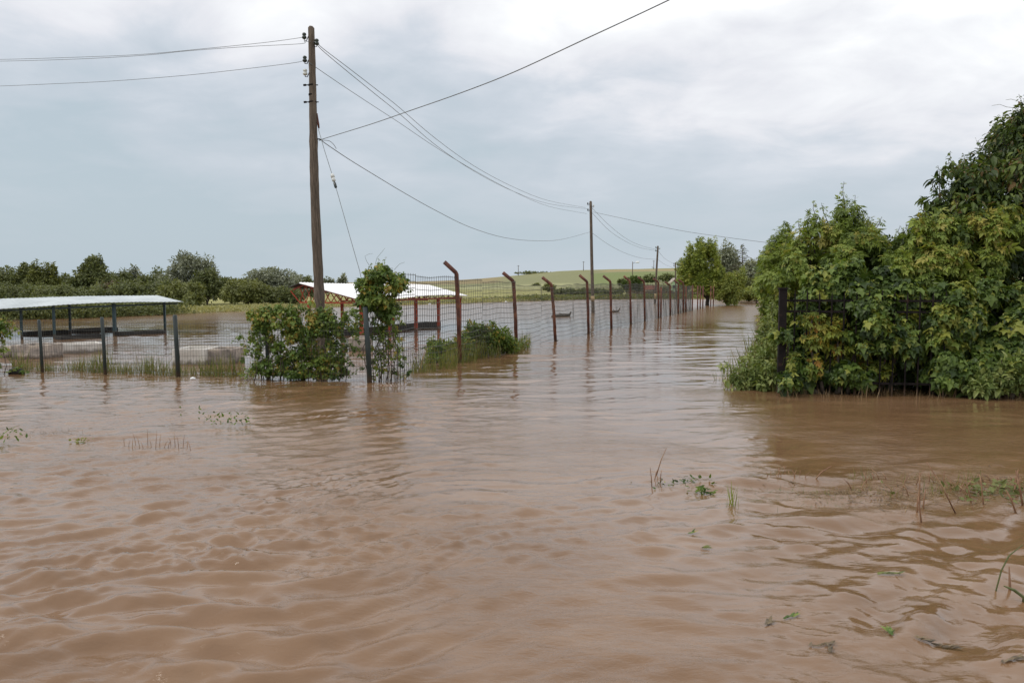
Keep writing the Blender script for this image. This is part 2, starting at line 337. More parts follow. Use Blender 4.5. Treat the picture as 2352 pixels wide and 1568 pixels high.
t.links.new(math_(t, 'DIVIDE', ypos.outputs[1], 130.0), wind.inputs[0]); t.links.new(wind.outputs[0], p.inputs['Roughness'])
calm = wnoise(0.25, (1, 1, 1), 2.0); cr2 = ramp(t, [(0.44, 0.10), (0.58, 1.0)]); t.links.new(calm, cr2.inputs[0])
fine = wnoise(15.0, (0.45, 1, 1), 5.0, 1.0, 0.65, 0.25)
mid = wnoise(4.0, (0.45, 1, 1), 5.0, 1.4, 0.6, -0.2)
ripple = wnoise(26.0, (0.35, 1, 1), 2.0, 0.4, 0.5, 0.5); gust = wnoise(0.9, (1, 1, 1), 3.0, 0.8); gr = ramp(t, [(0.5, 0.0), (0.62, 1.0)]); t.links.new(gust, gr.inputs[0])
fall = ramp(t, [(0.0, 1.0), (0.09, 1.0), (0.15, 0.42), (0.5, 0.30), (1.0, 0.6)]); t.links.new(math_(t, 'DIVIDE', ypos.outputs[1], 130.0), fall.inputs[0])
bsum = math_(t, 'ADD', math_(t, 'MULTIPLY', math_(t, 'MULTIPLY', fine, 0.32), cr2.outputs[0]), math_(t, 'MULTIPLY', math_(t, 'MULTIPLY', mid, 0.42), math_(t, 'ADD', math_(t, 'MULTIPLY', cr2.outputs[0], .6), .4)))
bsum = math_(t, 'ADD', bsum, math_(t, 'MULTIPLY', math_(t, 'MULTIPLY', ripple, gr.outputs[0]), 0.16))
bsum = math_(t, 'MULTIPLY', bsum, fall.outputs[0])
bp = N(t, 'ShaderNodeBump', Strength=0.6, Distance=0.05); t.links.new(bsum, bp.inputs['Height']); t.links.new(bp.outputs[0], p.inputs['Normal'])
M['water'] = m
def waves(x, y):
    r = np.random.default_rng(42); z = np.zeros_like(x)
    wx = x + 0.22 * np.sin(0.9 * y + 0.4 * x) + 0.16 * np.sin(1.7 * x - 1.1 * y + 1); wy = y + 0.20 * np.sin(0.8 * x + 0.3 * y + 2) + 0.12 * np.sin(2.1 * x + 0.7 * y)
    near = 0.22 + 0.78 * sstep(12, 5.5, y)
    left = sstep(1.2, -3.0, x - (y - 12) * 0.08)
    chop = np.clip(near * (0.55 + 0.45 * left) + 0.34 * left * sstep(22, 11, y), 0, 1.0)
    chop = chop * np.clip(0.85 + 0.35 * vnoise(x / 2.2, y / 2.2, 78), .3, 1.4)
    right = sstep(1.0, 3.5, x) * sstep(11.5, 9.0, y)
    def grp(n, l0, l1, th0, sp, amp, sharp):
        q = np.zeros_like(x)
        for k in range(n):
            lam = l0 * (l1 / l0) ** r.random(); k0 = 2 * math.pi / lam
            th = r.normal(th0, sp); ph = r.uniform(0, 6.28)
            q += amp * lam * np.sin((wx * math.cos(th) + wy * math.sin(th)) * k0 + ph)
        return q
    a = grp(50, 0.17, 0.75, math.pi / 2 + .15, .6, .0084, 0)
    b_ = grp(34, 0.09, 0.22, math.pi / 2 + .15, .7, .0110, 0)
    a = a + 5.0 * a * np.abs(a)                    # peaked crests over flatter troughs
    patch = np.clip(0.6 + 0.9 * vnoise(x / 1.3, y / 1.0, 77), 0.05, 1.6)
    z = a * chop + b_ * np.clip(chop * 1.2, 0, 1.1) * patch
    z += grp(22, 0.5, 1.6, math.pi * .70, .28, .0085, 0) * right * 0.9
    z = z + grp(26, 0.5, 1.9, math.pi / 2 + .05, .22, .0024, 0) * sstep(9, 14, y) * (0.6 + .5 * vnoise(x / 6, y / 6, 90))
    z = .075 * np.tanh(z / .075)
    return z * sstep(70, 30, y)
def gw(lo, hi, step, g):
    a = []; v = lo
    while v < hi: a.append(v); v += max(step, g * abs(v))
    a.append(hi); return a
xp = gw(0, 260, 0.026, 0.0065); wxs = np.array(sorted(set([-v for v in xp] + xp)))
wys = np.array(sorted(set(list(np.arange(-2, 4, 0.25)) + gw(4, 180, 0.024, 0.0052))))
w, _, _ = grid_mesh('water', wxs, wys, waves, M['water']); tag(w, kind='structure')

# ------------------------------------------------------------------ foliage tools
T_OVAL = (np.array([(0, 0, 0), (.35, .26, .05), (1, 0, -.12), (.35, -.26, .05)]), np.array([(0, 3, 2, 1)]))
T_FOLD = (np.array([(0, 0, 0), (.3, .24, .08), (.75, .16, .02), (1.05, 0, -.15), (.75, -.16, .02), (.3, -.24, .08), (.5, 0, -.02)]),
          np.array([(0, 6, 2, 1), (6, 3, 3, 2), (0, 5, 4, 6), (6, 4, 3, 3)]))
def tri_fix(T):
    V, Fq = T; out = []
    for f in Fq:
        q = [f[0]]
        for v in f[1:]:
            if v not in q: q.append(v)
        for k in range(1, len(q) - 1): out.append((q[0], q[k], q[k + 1]))
    return V, np.array(out)
T_FOLD = tri_fix(T_FOLD); T_OVAL = tri_fix(T_OVAL)
# five lobed vine leaf
T_LOBE = (np.array([(0, 0, 0), (-.05, .30, .02), (.22, .26, .05), (.40, .55, -.06), (.55, .24, .04), (1.0, 0, -.14), (.55, -.24, .04), (.40, -.55, -.06), (.22, -.26, .05), (-.05, -.30, .02), (.45, 0, .0)]),
          np.array([(0, 2, 1), (2, 4, 3), (0, 10, 2), (2, 10, 4), (10, 5, 4), (10, 6, 5), (10, 8, 6), (6, 8, 7), (0, 8, 10), (0, 9, 8)]))
# compound: three hanging leaflets
def compound():
    V = []; Fq = []
    for (ox, oy, an, s) in ((0.45, 0, 0, .62), (0.32, .02, 0.75, .52), (0.32, -.02, -0.75, .52), (0.08, .02, 1.0, .42), (0.08, -.02, -1.0, .42)):
        b = len(V)
        for (a, c_, d) in ((0, 0, 0), (.4, .24, .03), (1, 0, -.12), (.4, -.24, .03)):
            a *= s; c_ *= s; V.append((ox + a * math.cos(an) - c_ * math.sin(an), oy + a * math.sin(an) + c_ * math.cos(an), d * s))
        Fq += [(b, b + 3, b + 2), (b, b + 2, b + 1)]
    return np.array(V), np.array(Fq)
T_COMP = compound()
T_BLADE = (np.array([(0, .018, 0), (0, -.018, 0), (.5, .014, .04), (.5, -.014, .04), (1, 0, -.02)]), np.array([(0, 1, 3), (0, 3, 2), (2, 3, 4)]))

def leaves(name, P, Tn, Nn, size, T, m, parent=None, tint=None):
    """P centres, Tn leaf axis, Nn rough normal"""
    n = len(P); Tn = Tn / (np.linalg.norm(Tn, axis=1, keepdims=True) + 1e-9)
    B = np.cross(Nn, Tn); B /= np.linalg.norm(B, axis=1, keepdims=True) + 1e-9; Nn = np.cross(Tn, B)
    V, Fq = T; sz = size[:, None, None]
    W_ = P[:, None, :] + sz * (V[None, :, 0:1] * Tn[:, None] + V[None, :, 1:2] * B[:, None] + V[None, :, 2:3] * Nn[:, None])
    k = len(V); Fa = (Fq[None] + (np.arange(n) * k)[:, None, None]).reshape(-1, Fq.shape[1])
    if tint is None: tint = rng.random(n)
    o = raw_mesh(name, W_.reshape(-1, 3), Fa, m, np.repeat(np.clip(tint, 0, 1), k))
    if parent: put(o, parent)
    return o
def unit(n): v = rng.normal(size=(n, 3)); return v / np.linalg.norm(v, axis=1, keepdims=True)
def clumps(blobs, per, sub=(0.25, 0.45), lift=0.15):
    """blobs: (x,y,z,rx,ry,rz) -> smaller clumps scattered in the outer volume"""
    out = []
    for (x, y, z, rx, ry, rz) in blobs:
        u = unit(per); u[:, 2] = u[:, 2] * 0.9 + lift
        rad = rng.uniform(0.45, 1.0, per) ** 0.6
        for q in range(per):
            s = rng.uniform(*sub)
            c = np.array([x, y, z]) + u[q] * rad[q] * np.array([rx, ry, rz]) * (1 - s * 0.6)
            out.append((c[0], c[1], c[2], rx * s, ry * s, rz * s))
    return out
def crown(cl, n, droop=0.35, size=0.2, var=0.35, flat=0.5, zmin=0.05, tscale=0.35):
    cl = np.array(cl); wgt = cl[:, 3] * cl[:, 5] + cl[:, 3] * cl[:, 4]; wgt = wgt / wgt.sum()
    k = rng.choice(len(cl), n, p=wgt); u = unit(n); rad = rng.random(n) ** 0.4 * 1.08
    P = cl[k, :3] + u * rad[:, None] * cl[k, 3:6]
    ok = P[:, 2] > zmin; P = P[ok]; u = u[ok]; k = k[ok]; n = len(P)
    ct = rng.random(len(cl)) 
    tint = 0.5 + (ct[k] - 0.5) * tscale + rng.normal(0, 0.2, n)
    T = u * 0.7 + rng.normal(size=(n, 3)) * 0.45; T[:, 2] -= droop
    Nn = u * flat + rng.normal(size=(n, 3)) * 0.35 + np.array([0, -0.1, 0.55])
    return P, T, Nn, np.clip(rng.normal(size, size * var, n), size * .4, size * 2), tint
def limb(mb, a, b, r0, r1, n=6, seg=6, wob=0.08):
    a = np.array(a, float); b = np.array(b, float); L_ = np.linalg.norm(b - a); pts = []
    for i in range(seg + 1):
        s = i / seg; q = a + (b - a) * s
        if 0 < i < seg: q = q + rng.normal(size=3) * wob * L_ * 0.35 * np.array([1, 1, .4])
        pts.append(q)
    mb.tube(pts, [r0 + (r1 - r0) * i / seg for i in range(seg + 1)], n); return pts
def gz(x, y): return float(ground_h(np.array([float(x)]), np.array([float(y)]))[0])

def tree(name, label, cat, px0, px1, ytop, D, matk, n, size, shape='round', trunkh=0.25, group=None, ybot=None, T=T_OVAL, droop=.2, per=16, dep=None, sub=(.25, .45), trunk_px=None):
    """a tree or shrub whose crown spans px0..px1 and reaches ytop when seen from the road, standing D metres away"""
    ex = (px1 - px0) * .07 if 75 < D < 92 and px1 < 740 else 0; xa, xb = xat(px0 - ex, D), xat(px1 + ex, D); cx = (xa + xb) / 2; w_ = (xb - xa) / 2; zt = zat(ytop, D); g0 = max(gz(cx, D), -0.1)
    zb = g0 + (zt - g0) * trunkh if ybot is None else zat(ybot, D)
    hz = (zt - zb) / 2; dp = dep or w_ * 0.8
    e = empty(name, (cx, D, g0), label, cat, group)
    if D > 60: n = int(n * 1.7); size *= .8
    bl = []
    if shape == 'round':
        bl = [(cx, D, zb + hz * 1.05, w_ * .85, dp * .85, hz * .98), (cx - w_ * .45, D, zb + hz * .8, w_ * .6, dp * .6, hz * .78), (cx + w_ * .45, D, zb + hz * .85, w_ * .6, dp * .6, hz * .78)]
    elif shape == 'cone':
        bl = [(cx, D, zb + hz * .6, w_ * .95, dp, hz * .62), (cx - w_ * .1, D, zb + hz * 1.15, w_ * .62, dp * .7, hz * .6), (cx + w_ * .05, D, zb + hz * 1.62, w_ * .3, dp * .4, hz * .40)]
    elif shape == 'wide':
        k = max(3, int(w_ / max(hz, .1) * 1.3) + 2)
        for i in range(k):
            u = (i + .5) / k * 2 - 1
            bl.append((cx + u * w_ * .88, D + rng.uniform(-.3, .3) * dp, zb + hz * rng.uniform(.75, .95), w_ / k * 1.6, dp * .8, hz * rng.uniform(.55, 1.15)))
    elif shape == 'lumpy':
        bl = [(cx - w_ * .55, D - dp * .2, zb + hz * .72, w_ * .45, dp * .6, hz * .72), (cx - w_ * .12, D, zb + hz * 1.25, w_ * .50, dp * .7, hz * .80), (cx + w_ * .42, D, zb + hz * 1.1, w_ * .48, dp * .6, hz * .86), (cx + w_ * .68, D - dp * .1, zb + hz * .6, w_ * .36, dp * .6, hz * .6), (cx + .1 * w_, D - dp * .4, zb + hz * .45, w_ * .6, dp * .6, hz * .5)]
    cl = clumps(bl, per, sub)
    P, Tn, Nn, sz, ti = crown(cl, n, droop, size, zmin=g0 + .03)
    mb = MB(); tx = cx if trunk_px is None else xat(trunk_px, D)
    ztop = zb + hz * .9
    limb(mb, (tx, D, g0 - .3), (tx + rng.uniform(-.1, .1) * w_, D, ztop), max(.05, hz * .07), max(.02, hz * .03), wob=.06)
    for b in bl:
        limb(mb, (tx, D, g0 + (zb - g0) * .8 + .05), (b[0], b[1], b[2]), max(.035, hz * .04), .02)
    mb.build('trunk', M['bark'], e)
    leaves('crown', P, Tn, Nn, sz, T, M[matk], e, ti)
    return e

# ------------------------------------------------------------------ far left wood
A = tree
A('broadleaf_tree', 'dark tree cut off by the left edge of the photo', 'tree', -70, 42, 595, 82, 'far_a', 4200, .34, 'round', .1, per=18)
A('broadleaf_tree', 'tree with two ragged tops, first full crown in from the left edge', 'tree', 25, 92, 603, 84, 'far_a', 3000, .32, 'cone', .1)
A('broadleaf_tree', 'brownish green tree with three ragged tops above the left shelter roof', 'tree', 66, 134, 598, 80, 'far_b', 4200, .32, 'lumpy', .1)
A('broadleaf_tree', 'small low tree in the dip between the brownish tree and the broad pointed one', 'tree', 128, 184, 630, 86, 'far_a', 2000, .3, 'round', .1)
A('broadleaf_tree', 'broad dark tree with a pointed top above the middle of the left shelter roof', 'tree', 172, 266, 583, 80, 'far_a', 6500, .32, 'cone', .08, per=24)
A('broadleaf_tree', 'low dark tree against the right side of the broad pointed tree', 'tree', 252, 302, 615, 84, 'far_a', 2000, .32, 'round', .1)
A('willow_tree', 'small pale grey-green tree halfway between the pointed tree and the big willow', 'tree', 288, 332, 613, 88, 'far_c', 2000, .3, 'round', .1)
A('broadleaf_tree', 'dark round tree just left of the big silvery willow', 'tree', 322, 384, 613, 86, 'far_a', 2400, .3, 'round', .1)
A('willow_tree', 'largest silvery willow, standing above the right end of the left shelter roof', 'tree', 370, 502, 586, 80, 'far_c', 9000, .30, 'lumpy', .05, per=30)
A('broadleaf_tree', 'dark tree filling the lower right side of the big silvery willow', 'tree', 440, 512, 622, 78, 'far_a', 3000, .3, 'round', .05)
A('broadleaf_tree', 'bright olive low tree between the big willow and the wide silver one', 'tree', 497, 566, 637, 82, 'far_b', 3000, .3, 'round', .05)
A('willow_tree', 'wide silvery willow with a domed crown just left of the near wooden pole', 'tree', 548, 700, 617, 88, 'far_c', 8500, .3, 'lumpy', .05, per=28)
A('broadleaf_tree', 'dark green shoulder tree touching the left side of the near wooden pole', 'tree', 660, 726, 629, 90, 'far_a', 2200, .32, 'round', .05)
A('broadleaf_tree', 'olive rounded shrub in front of the left half of the wide silver willow', 'shrub', 515, 622, 643, 76, 'far_b', 5000, .28, 'round', .03)
A('broadleaf_tree', 'olive shrub low in front of the right half of the wide silver willow', 'shrub', 610, 694, 660, 76, 'far_a', 4000, .28, 'round', .03)
A('broadleaf_tree', 'small grey-green tree peeping over the white roof right beside the near pole', 'tree', 738, 770, 632, 120, 'far_c', 900, .4, 'round', .1)
A('broadleaf_tree', 'small grey-green tree over the white roof, the farther one from the pole', 'tree', 772, 808, 628, 120, 'far_c', 900, .4, 'cone', .1)
A('shrub', 'reddish brown bush under the right side of the broad pointed tree', 'shrub', 226, 284, 642, 76, 'far_d', 2600, .28, 'round', .03)
A('shrub', 'dark olive undergrowth below the brownish three topped tree', 'shrub', -20, 136, 641, 74, 'far_a', 5000, .28, 'wide', .02, dep=3)
A('shrub', 'dark undergrowth below the broad pointed tree', 'shrub', 128, 246, 643, 73, 'far_a', 4500, .28, 'wide', .02, dep=3)
A('shrub', 'olive undergrowth between the reddish bush and the big willow', 'shrub', 274, 380, 635, 74, 'far_a', 4500, .28, 'wide', .02, dep=3)
A('shrub', 'olive bushes at the foot of the big silvery willow', 'shrub', 366, 470, 648, 70, 'far_b', 4500, .28, 'wide', .02, dep=2.5)

# low herbs growing along the far shore: nobody could count them
def herb_strip(name, label, pts, n, h, size, matk, cat='plants', sprd=1.6, T=T_OVAL):
    P = []; pts = [(a, b) for a, b in pts]
    pr = np.array(pts, float); s = rng.random(n) * (len(pr) - 1); i = s.astype(int); f = (s - i)[:, None]
    base = pr[i] * (1 - f) + pr[i + 1] * f + rng.normal(0, sprd, (n, 2)) * np.array([1, .6])
    hz = h * (0.45 + 0.55 * (0.5 + 0.5 * vnoise(base[:, 0] / 2.5, base[:, 1] / 2.5, 5))) * rng.random(n)
    z = ground_h(base[:, 0], base[:, 1]); ok = z > -0.12
    P = np.column_stack([base, np.maximum(z, 0) + hz])[ok]; k = len(P)
    o = leaves(name, P, rng.normal(size=(k, 3)) + np.array([0, 0, .6]), rng.normal(size=(k, 3)) + np.array([0, -.5, .8]), rng.uniform(.6, 1.3, k) * size, T, M[matk], None, rng.normal(.5, .22, k))
    return tag(o, label, cat, kind='stuff')
def shore(px, extra): 
    d = float(np.interp((px - CX) / F, sr, sD)) + extra; return (xat(px, d), d)
herb_strip('shore_herbs', 'green herbs along the water edge behind the left shelter', [shore(p, 3.0) for p in range(-60, 400, 30)], 16000, 1.3, .22, 'far_a')
herb_strip('shore_herbs', 'lighter green herbs along the water edge behind the left shelter', [shore(p, 2.2) for p in range(60, 380, 30)], 3500, .8, .2, 'far_b')
herb_strip('shore_grass', 'pale grass along the far water edge below the silver willows', [shore(p, 3.5) for p in range(380, 1300, 40)], 15000, .22, .22, 'palegrass', 'grass', 2.2)
herb_strip('shore_grass', 'green grass along the far water edge below the hill', [shore(p, 3) for p in range(1200, 1640, 40)], 9000, .5, .3, 'grass', 'grass', 2.5)

# ------------------------------------------------------------------ hill plants and far things
A('hedge', 'dark hedge crowning the hill ridge left of the second pole', 'hedge', 1176, 1284, 622, 505, 'far_a', 4200, 1.0, 'wide', .1, dep=6, ybot=638)
A('hedge', 'long dark hedge behind the wire fence at the foot of the hill', 'hedge', 1262, 1440, 662, 140, 'far_a', 6500, .38, 'wide', .02, dep=2)
A('shrub', 'small round bush on the slope between the second pole and the lamp post', 'shrub', 1418, 1434, 639, 230, 'far_a', 500, .6, 'round', .02, ybot=655)
A('shrub', 'leafy green bush below the distant lamp post', 'shrub', 1428, 1478, 634, 150, 'darktree', 2600, .42, 'round', .02)
A('shrub', 'dark bush on the slope left of the third pole', 'shrub', 1476, 1506, 631, 260, 'far_a', 900, .7, 'round', .02, ybot=650)
A('shrub', 'dark wide bush on the slope between the third and fourth poles', 'shrub', 1509, 1550, 629, 260, 'far_a', 1300, .7, 'round', .02, ybot=652)
A('shrub', 'whitish flowering bush left of the third pole', 'shrub', 1470, 1502, 644, 155, 'bloom', 1200, .4, 'wide', .02, dep=2)
A('shrub', 'whitish flowering bush right of the third pole', 'shrub', 1506, 1540, 643, 158, 'bloom', 1000, .4, 'wide', .02, dep=2)
A('shrub', 'tiny lone bush on the hill ridge by the third pole', 'shrub', 1494, 1504, 616, 520, 'far_a', 250, 1.1, 'round', .02, ybot=626)
A('hedge', 'dark low hedge behind the fence between third and fourth poles', 'hedge', 1430, 1630, 668, 132, 'far_d', 4500, .34, 'wide', .02, dep=2)
A('shrub', 'small faint bush on the pale slope behind the second rusty post', 'shrub', 1222, 1240, 650, 240, 'far_b', 400, .6, 'round', .02, ybot=661)
A('shrub', 'grey-green bush at the left end of the long hedge', 'shrub', 1244, 1276, 652, 170, 'far_b', 900, .45, 'round', .02, ybot=668)

def house():
    D = 165; x0, x1 = xat(1538, D), xat(1558, D); g0 = gz((x0 + x1) / 2, D); cx = (x0 + x1) / 2; hw = (x1 - x0) / 2
    e = empty('small_house', (cx, D, g0), 'small mint green house with pale gable behind the far fence posts', 'house')
    b = MB(); b.box((cx, D, g0 + .9), (2 * hw, 3, 2.0))
    zt = g0 + 1.9; b.add([(cx - hw, D - 1.5, zt), (cx + hw, D - 1.5, zt), (cx, D - 1.5, zt + .8)], [(0, 1, 2)]); b.build('wall', M['mint'], e)
    rf = MB()
    for s in (-1, 1):
        a = (cx + s * (hw + .15), zt - .08); q = (cx, zt + .9)
        rf.add([(a[0], D - 1.8, a[1]), (a[0], D + 1.8, a[1]), (q[0], D + 1.8, q[1]), (q[0], D - 1.8, q[1]), (a[0], D - 1.8, a[1] + .1), (a[0], D + 1.8, a[1] + .1), (q[0], D + 1.8, q[1] + .1), (q[0], D - 1.8, q[1] + .1)],
               [(0, 1, 2, 3), (4, 7, 6, 5), (0, 3, 7, 4), (1, 5, 6, 2), (0, 4, 5, 1)])
    rf.build('roof', M['concrete'], e)
    wdw = MB(); wdw.box((cx - .3, D - 1.52, g0 + 1.1), (.5, .06, .6)); wdw.build('window', M['glass'], e)
    dr = MB(); dr.box((cx + .45, D - 1.52, g0 + .8), (.45, .06, 1.3)); dr.build('door', M['plaster'], e)
    D = 150; x0, x1 = xat(1480, D), xat(1508, D); cx = (x0 + x1) / 2; hw = (x1 - x0) / 2; g0 = gz(cx, D)
    e = empty('garden_shed', (cx, D, g0), 'low garden shed with dull red roof just left of the third pole', 'shed')
    b = MB(); b.box((cx, D, g0 + .35), (2 * hw, 2, .9)); b.build('wall', M['concrete'], e)
    rf = MB(); zt = g0 + .78
    rf.add([(cx - hw - .1, D - 1.2, zt), (cx + hw + .1, D - 1.2, zt), (cx + hw + .1, D + .1, zt + .75), (cx - hw - .1, D + .1, zt + .75), (cx - hw - .1, D + 1.3, zt), (cx + hw + .1, D + 1.3, zt)],
           [(0, 1, 2, 3), (3, 2, 5, 4), (0, 3, 4), (1, 5, 2), (0, 4, 5, 1)]); rf.build('roof', M['tile'], e)
    dr = MB(); dr.box((cx + .5, D - 1.02, g0 + .4), (.5, .05, .7)); dr.build('door', M['wood'], e)
house()

# ------------------------------------------------------------------ right side of the channel
A('maple_tree', 'leafy maple with a forked top standing at the far end of the rusty fence', 'tree', 1546, 1664, 546, 85, 'maple', 9500, .28, 'lumpy', .13, T=T_COMP, per=34, droop=.5, trunk_px=1624, sub=(.16, .34))
A('willow_tree', 'grey willow rising behind the maple', 'tree', 1630, 1704, 557, 130, 'far_c', 5500, .42, 'round', .1, per=26)
A('shrub', 'bright yellow-green shrub right of the maple at the water edge', 'shrub', 1632, 1710, 612, 84, 'bright', 7500, .26, 'wide', .0, dep=2, T=T_OVAL)
A('shrub', 'dark grey-green thicket below the bare conifer', 'shrub', 1690, 1760, 590, 118, 'far_c', 4000, .4, 'round', .02, per=22)
A('shrub', 'green thicket between the yellow shrub and the channel end', 'shrub', 1668, 1770, 612, 104, 'far_b', 6500, .34, 'wide', .02, dep=3)
A('shrub', 'low bed of big bright leaves closing the end of the channel', 'plants', 1684, 1790, 652, 94, 'bright', 5200, .3, 'wide', .0, dep=3, ybot=692)
def conifer():
    D = 120; x = xat(1702, D); g0 = gz(x, D); zt = zat(561, D)
    e = empty('bare_conifer', (x, D, g0), 'nearly bare conifer with drooping branches seen against the sky', 'tree')
    mb = MB(); mb.tube([(x, D, g0), (x + .05, D, zt * .6), (x, D, zt)], [.14, .09, .02], 6); mb.build('trunk', M['bark'], e)
    b = MB(); P = []
    for i in range(46):
        s = i / 46; z = zat(632, D) + (zt - zat(632, D)) * s; l = (1 - s) ** .7 * 2.3 + .15; a = rng.uniform(0, 6.28)
        dx, dy = math.cos(a) * l, math.sin(a) * l * .9
        q = [(x, D, z), (x + dx * .5, D + dy * .5, z + .12), (x + dx, D + dy, z + rng.uniform(-.2, .18))]
        b.tube(q, [.045, .035, .015], 4)
        for j in range(7):
            f = rng.uniform(.3, 1); P.append((x + dx * f, D + dy * f, z + .05 - rng.uniform(0, .18)))
    b.build('branches', M['bark'], e); P = np.array(P); k = len(P)
    leaves('needles', P, rng.normal(size=(k, 3)) * .4 + np.array([0, 0, -1]), rng.normal(size=(k, 3)), rng.uniform(.1, .22, k), T_OVAL, M['far_a'], e)
conifer()
bank = [('yellow-green bush overhanging the far end of the channel', 1738, 1800, 548, 66, 'elder', 5000, .26, T_COMP),
        ('olive bush on the channel bank behind the weeds', 1752, 1850, 520, 44, 'elder', 6500, .22, T_COMP),
        ('low green bush on the bank just behind the black iron post', 1748, 1850, 600, 30, 'elder', 6000, .18, T_COMP)]
for lb, a, b, yt, D, mk, n, s, T in bank:
    A('bank_shrub', lb, 'shrub', a, b, yt, D, mk, n, s, 'round', .02, T=T, droop=.5, per=26)

# -- big thicket by the iron fence (about 17-20 m away)
def thicket(name, label, cat, blobs, D, dep, matk, n, size, T, droop, per=22, sub=(.2, .38), sprays=(), trunk=(), flat=.5, tint_add=0, stem=.045, sr=.018, leafk=1.0, stems=None, holes=None):
    """blobs given as (px, py, rx_px, ry_px, dD)"""
    bl = []
    for (px, py, rx, ry, dd) in blobs:
        q = at(px, py, D + dd); s = (D + dd) / F; bl.append((q[0], q[1], q[2], rx * s, dep, ry * s))
    e = empty(name, (bl[0][0], D, max(0, gz(bl[0][0], D))), label, cat)
    cl = clumps(bl, per, sub)
    for (px, py, r, dd) in sprays:
        q = at(px, py, D + dd); s = (D + dd) / F * r * .8; cl.append((q[0], q[1], q[2] - s * .6, s, s, s))
    P, Tn, Nn, sz, ti = crown(cl, n, droop, size, flat=flat, tscale=.85)
    # main body tint, kept by clump
    mb = MB(); 
    for (px, py, r0) in trunk:
        q = at(px, py, D); limb(mb, (q[0], D, -.3), (q[0], D, q[2]), r0, r0 * .4)
    x0, y0 = bl[0][0], D
    for b in bl:
        limb(mb, (x0 + (b[0] - x0) * (.7 if stems is None else .97), D, .0), (b[0], b[1], b[2]), stem, stem * .35, wob=.12)
    rr_ = D / F; SP, ST, SZ = [], [], []
    for (px, py, r, dd) in sprays:
        q = at(px, py, D + dd); j = min(bl, key=lambda b: (b[0] - q[0]) ** 2 + (b[2] - q[2]) ** 2)
        tip = q + np.array([rng.uniform(-.3, .3) * r * rr_, 0, r * rr_ * 1.5]); root = np.array([j[0], j[1], j[2]]) * .45 + q * .55 - np.array([0, 0, r * rr_ * 1.2])
        pts_ = limb(mb, root, tip, sr, sr * .25, 4)
        k_ = 60 if stems is None else 26
        ss = rng.random(k_) ** .8; idx = np.clip((ss * (len(pts_) - 1)).astype(int), 0, len(pts_) - 2); fr_ = ss * (len(pts_) - 1) - idx
        pa_ = np.array(pts_); base = pa_[idx] * (1 - fr_[:, None]) + pa_[idx + 1] * fr_[:, None]
        an = rng.uniform(0, 6.28, k_); o_ = np.column_stack([np.cos(an), np.sin(an), np.zeros(k_)]); spread = (1.15 - ss)[:, None] * r * rr_ * .9
        SP.append(base + o_ * spread * rng.random((k_, 1))); ST.append(o_ * .8 + np.column_stack([np.zeros(k_), np.zeros(k_), rng.uniform(-1.1, .25, k_)])); SZ.append(size * (1.05 - .55 * ss))
    mb.build('stems', M['bark'], e)
    if SP:
        SP, ST, SZ = np.concatenate(SP), np.concatenate(ST), np.concatenate(SZ); k_ = len(SP)
        P = np.concatenate([P, SP]); Tn = np.concatenate([Tn, ST]); Nn = np.concatenate([Nn, rng.normal(0, .35, (k_, 3)) + np.array([0, -.35, .7])]); sz = np.concatenate([sz, SZ]); ti = np.concatenate([ti, rng.normal(.6, .2, k_)])
    sz = sz * np.clip(rng.normal(1, .28, len(sz)), .45, 1.8)
    if holes is not None:
        keep = vnoise(P[:, 0] * 3.3 + P[:, 1], P[:, 2] * 3.3, 17) + rng.normal(0, .12, len(P)) > holes
        P, Tn, Nn, sz, ti = P[keep], Tn[keep], Nn[keep], sz[keep], ti[keep]
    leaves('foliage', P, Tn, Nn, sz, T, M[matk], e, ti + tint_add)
    return e, bl
thicket('box_elder_shrub', 'yellow-green box elder shrub with upright shoots behind the black iron post', 'shrub',
        [(1880, 620, 100, 80, 0), (1960, 580, 80, 75, .3), (1800, 650, 50, 75, 0), (2045, 615, 80, 66, .8), (1920, 690, 110, 60, -.3), (2060, 660, 90, 80, .5)], 19.3, 1.3, 'elder', 24000, .135, T_COMP, .9,
        sprays=[(1945, 472, 36, 0), (1958, 500, 34, 0), (1930, 505, 30, 0), (1893, 515, 32, 0), (1868, 500, 26, 0), (1835, 545, 28, 0), (1803, 570, 26, 0), (1762, 590, 24, 0), (1992, 525, 28, 0), (2062, 548, 20, .5), (2078, 540, 18, .5), (2018, 540, 28, .3), (1850, 530, 28, 0), (1780, 600, 26, 0), (1990, 540, 28, 0), (1915, 530, 28, 0), (1970, 530, 30, 0)], trunk=[(1880, 620, .07), (1960, 560, .05)])
thicket('climbing_creeper', 'tall dark creeper-covered tree at the right edge of the photo', 'tree',
        [(2330, 420, 120, 120, .5), (2260, 480, 95, 110, .3), (2390, 330, 90, 110, .8), (2170, 540, 70, 95, .2), (2420, 560, 120, 140, .4), (2300, 600, 140, 100, 0), (2480, 420, 120, 180, 1.2), (2200, 640, 110, 90, -.1)], 18.6, 1.5, 'darktree', 38000, .115, T_FOLD, .8,
        sprays=[(2345, 262, 30, .5), (2325, 290, 26, .5), (2365, 250, 34, .5), (2325, 325, 26, .5), (2210, 385, 22, .3), (2180, 375, 18, .3), (2152, 405, 16, .2), (2270, 360, 22, .3), (2140, 450, 24, .2), (2250, 345, 14, .3), (2112, 500, 22, .2), (2310, 345, 24, .5), (2380, 240, 30, .5), (2160, 470, 26, .2)], trunk=[(2330, 400, .12), (2250, 470, .08), (2420, 400, .12)])
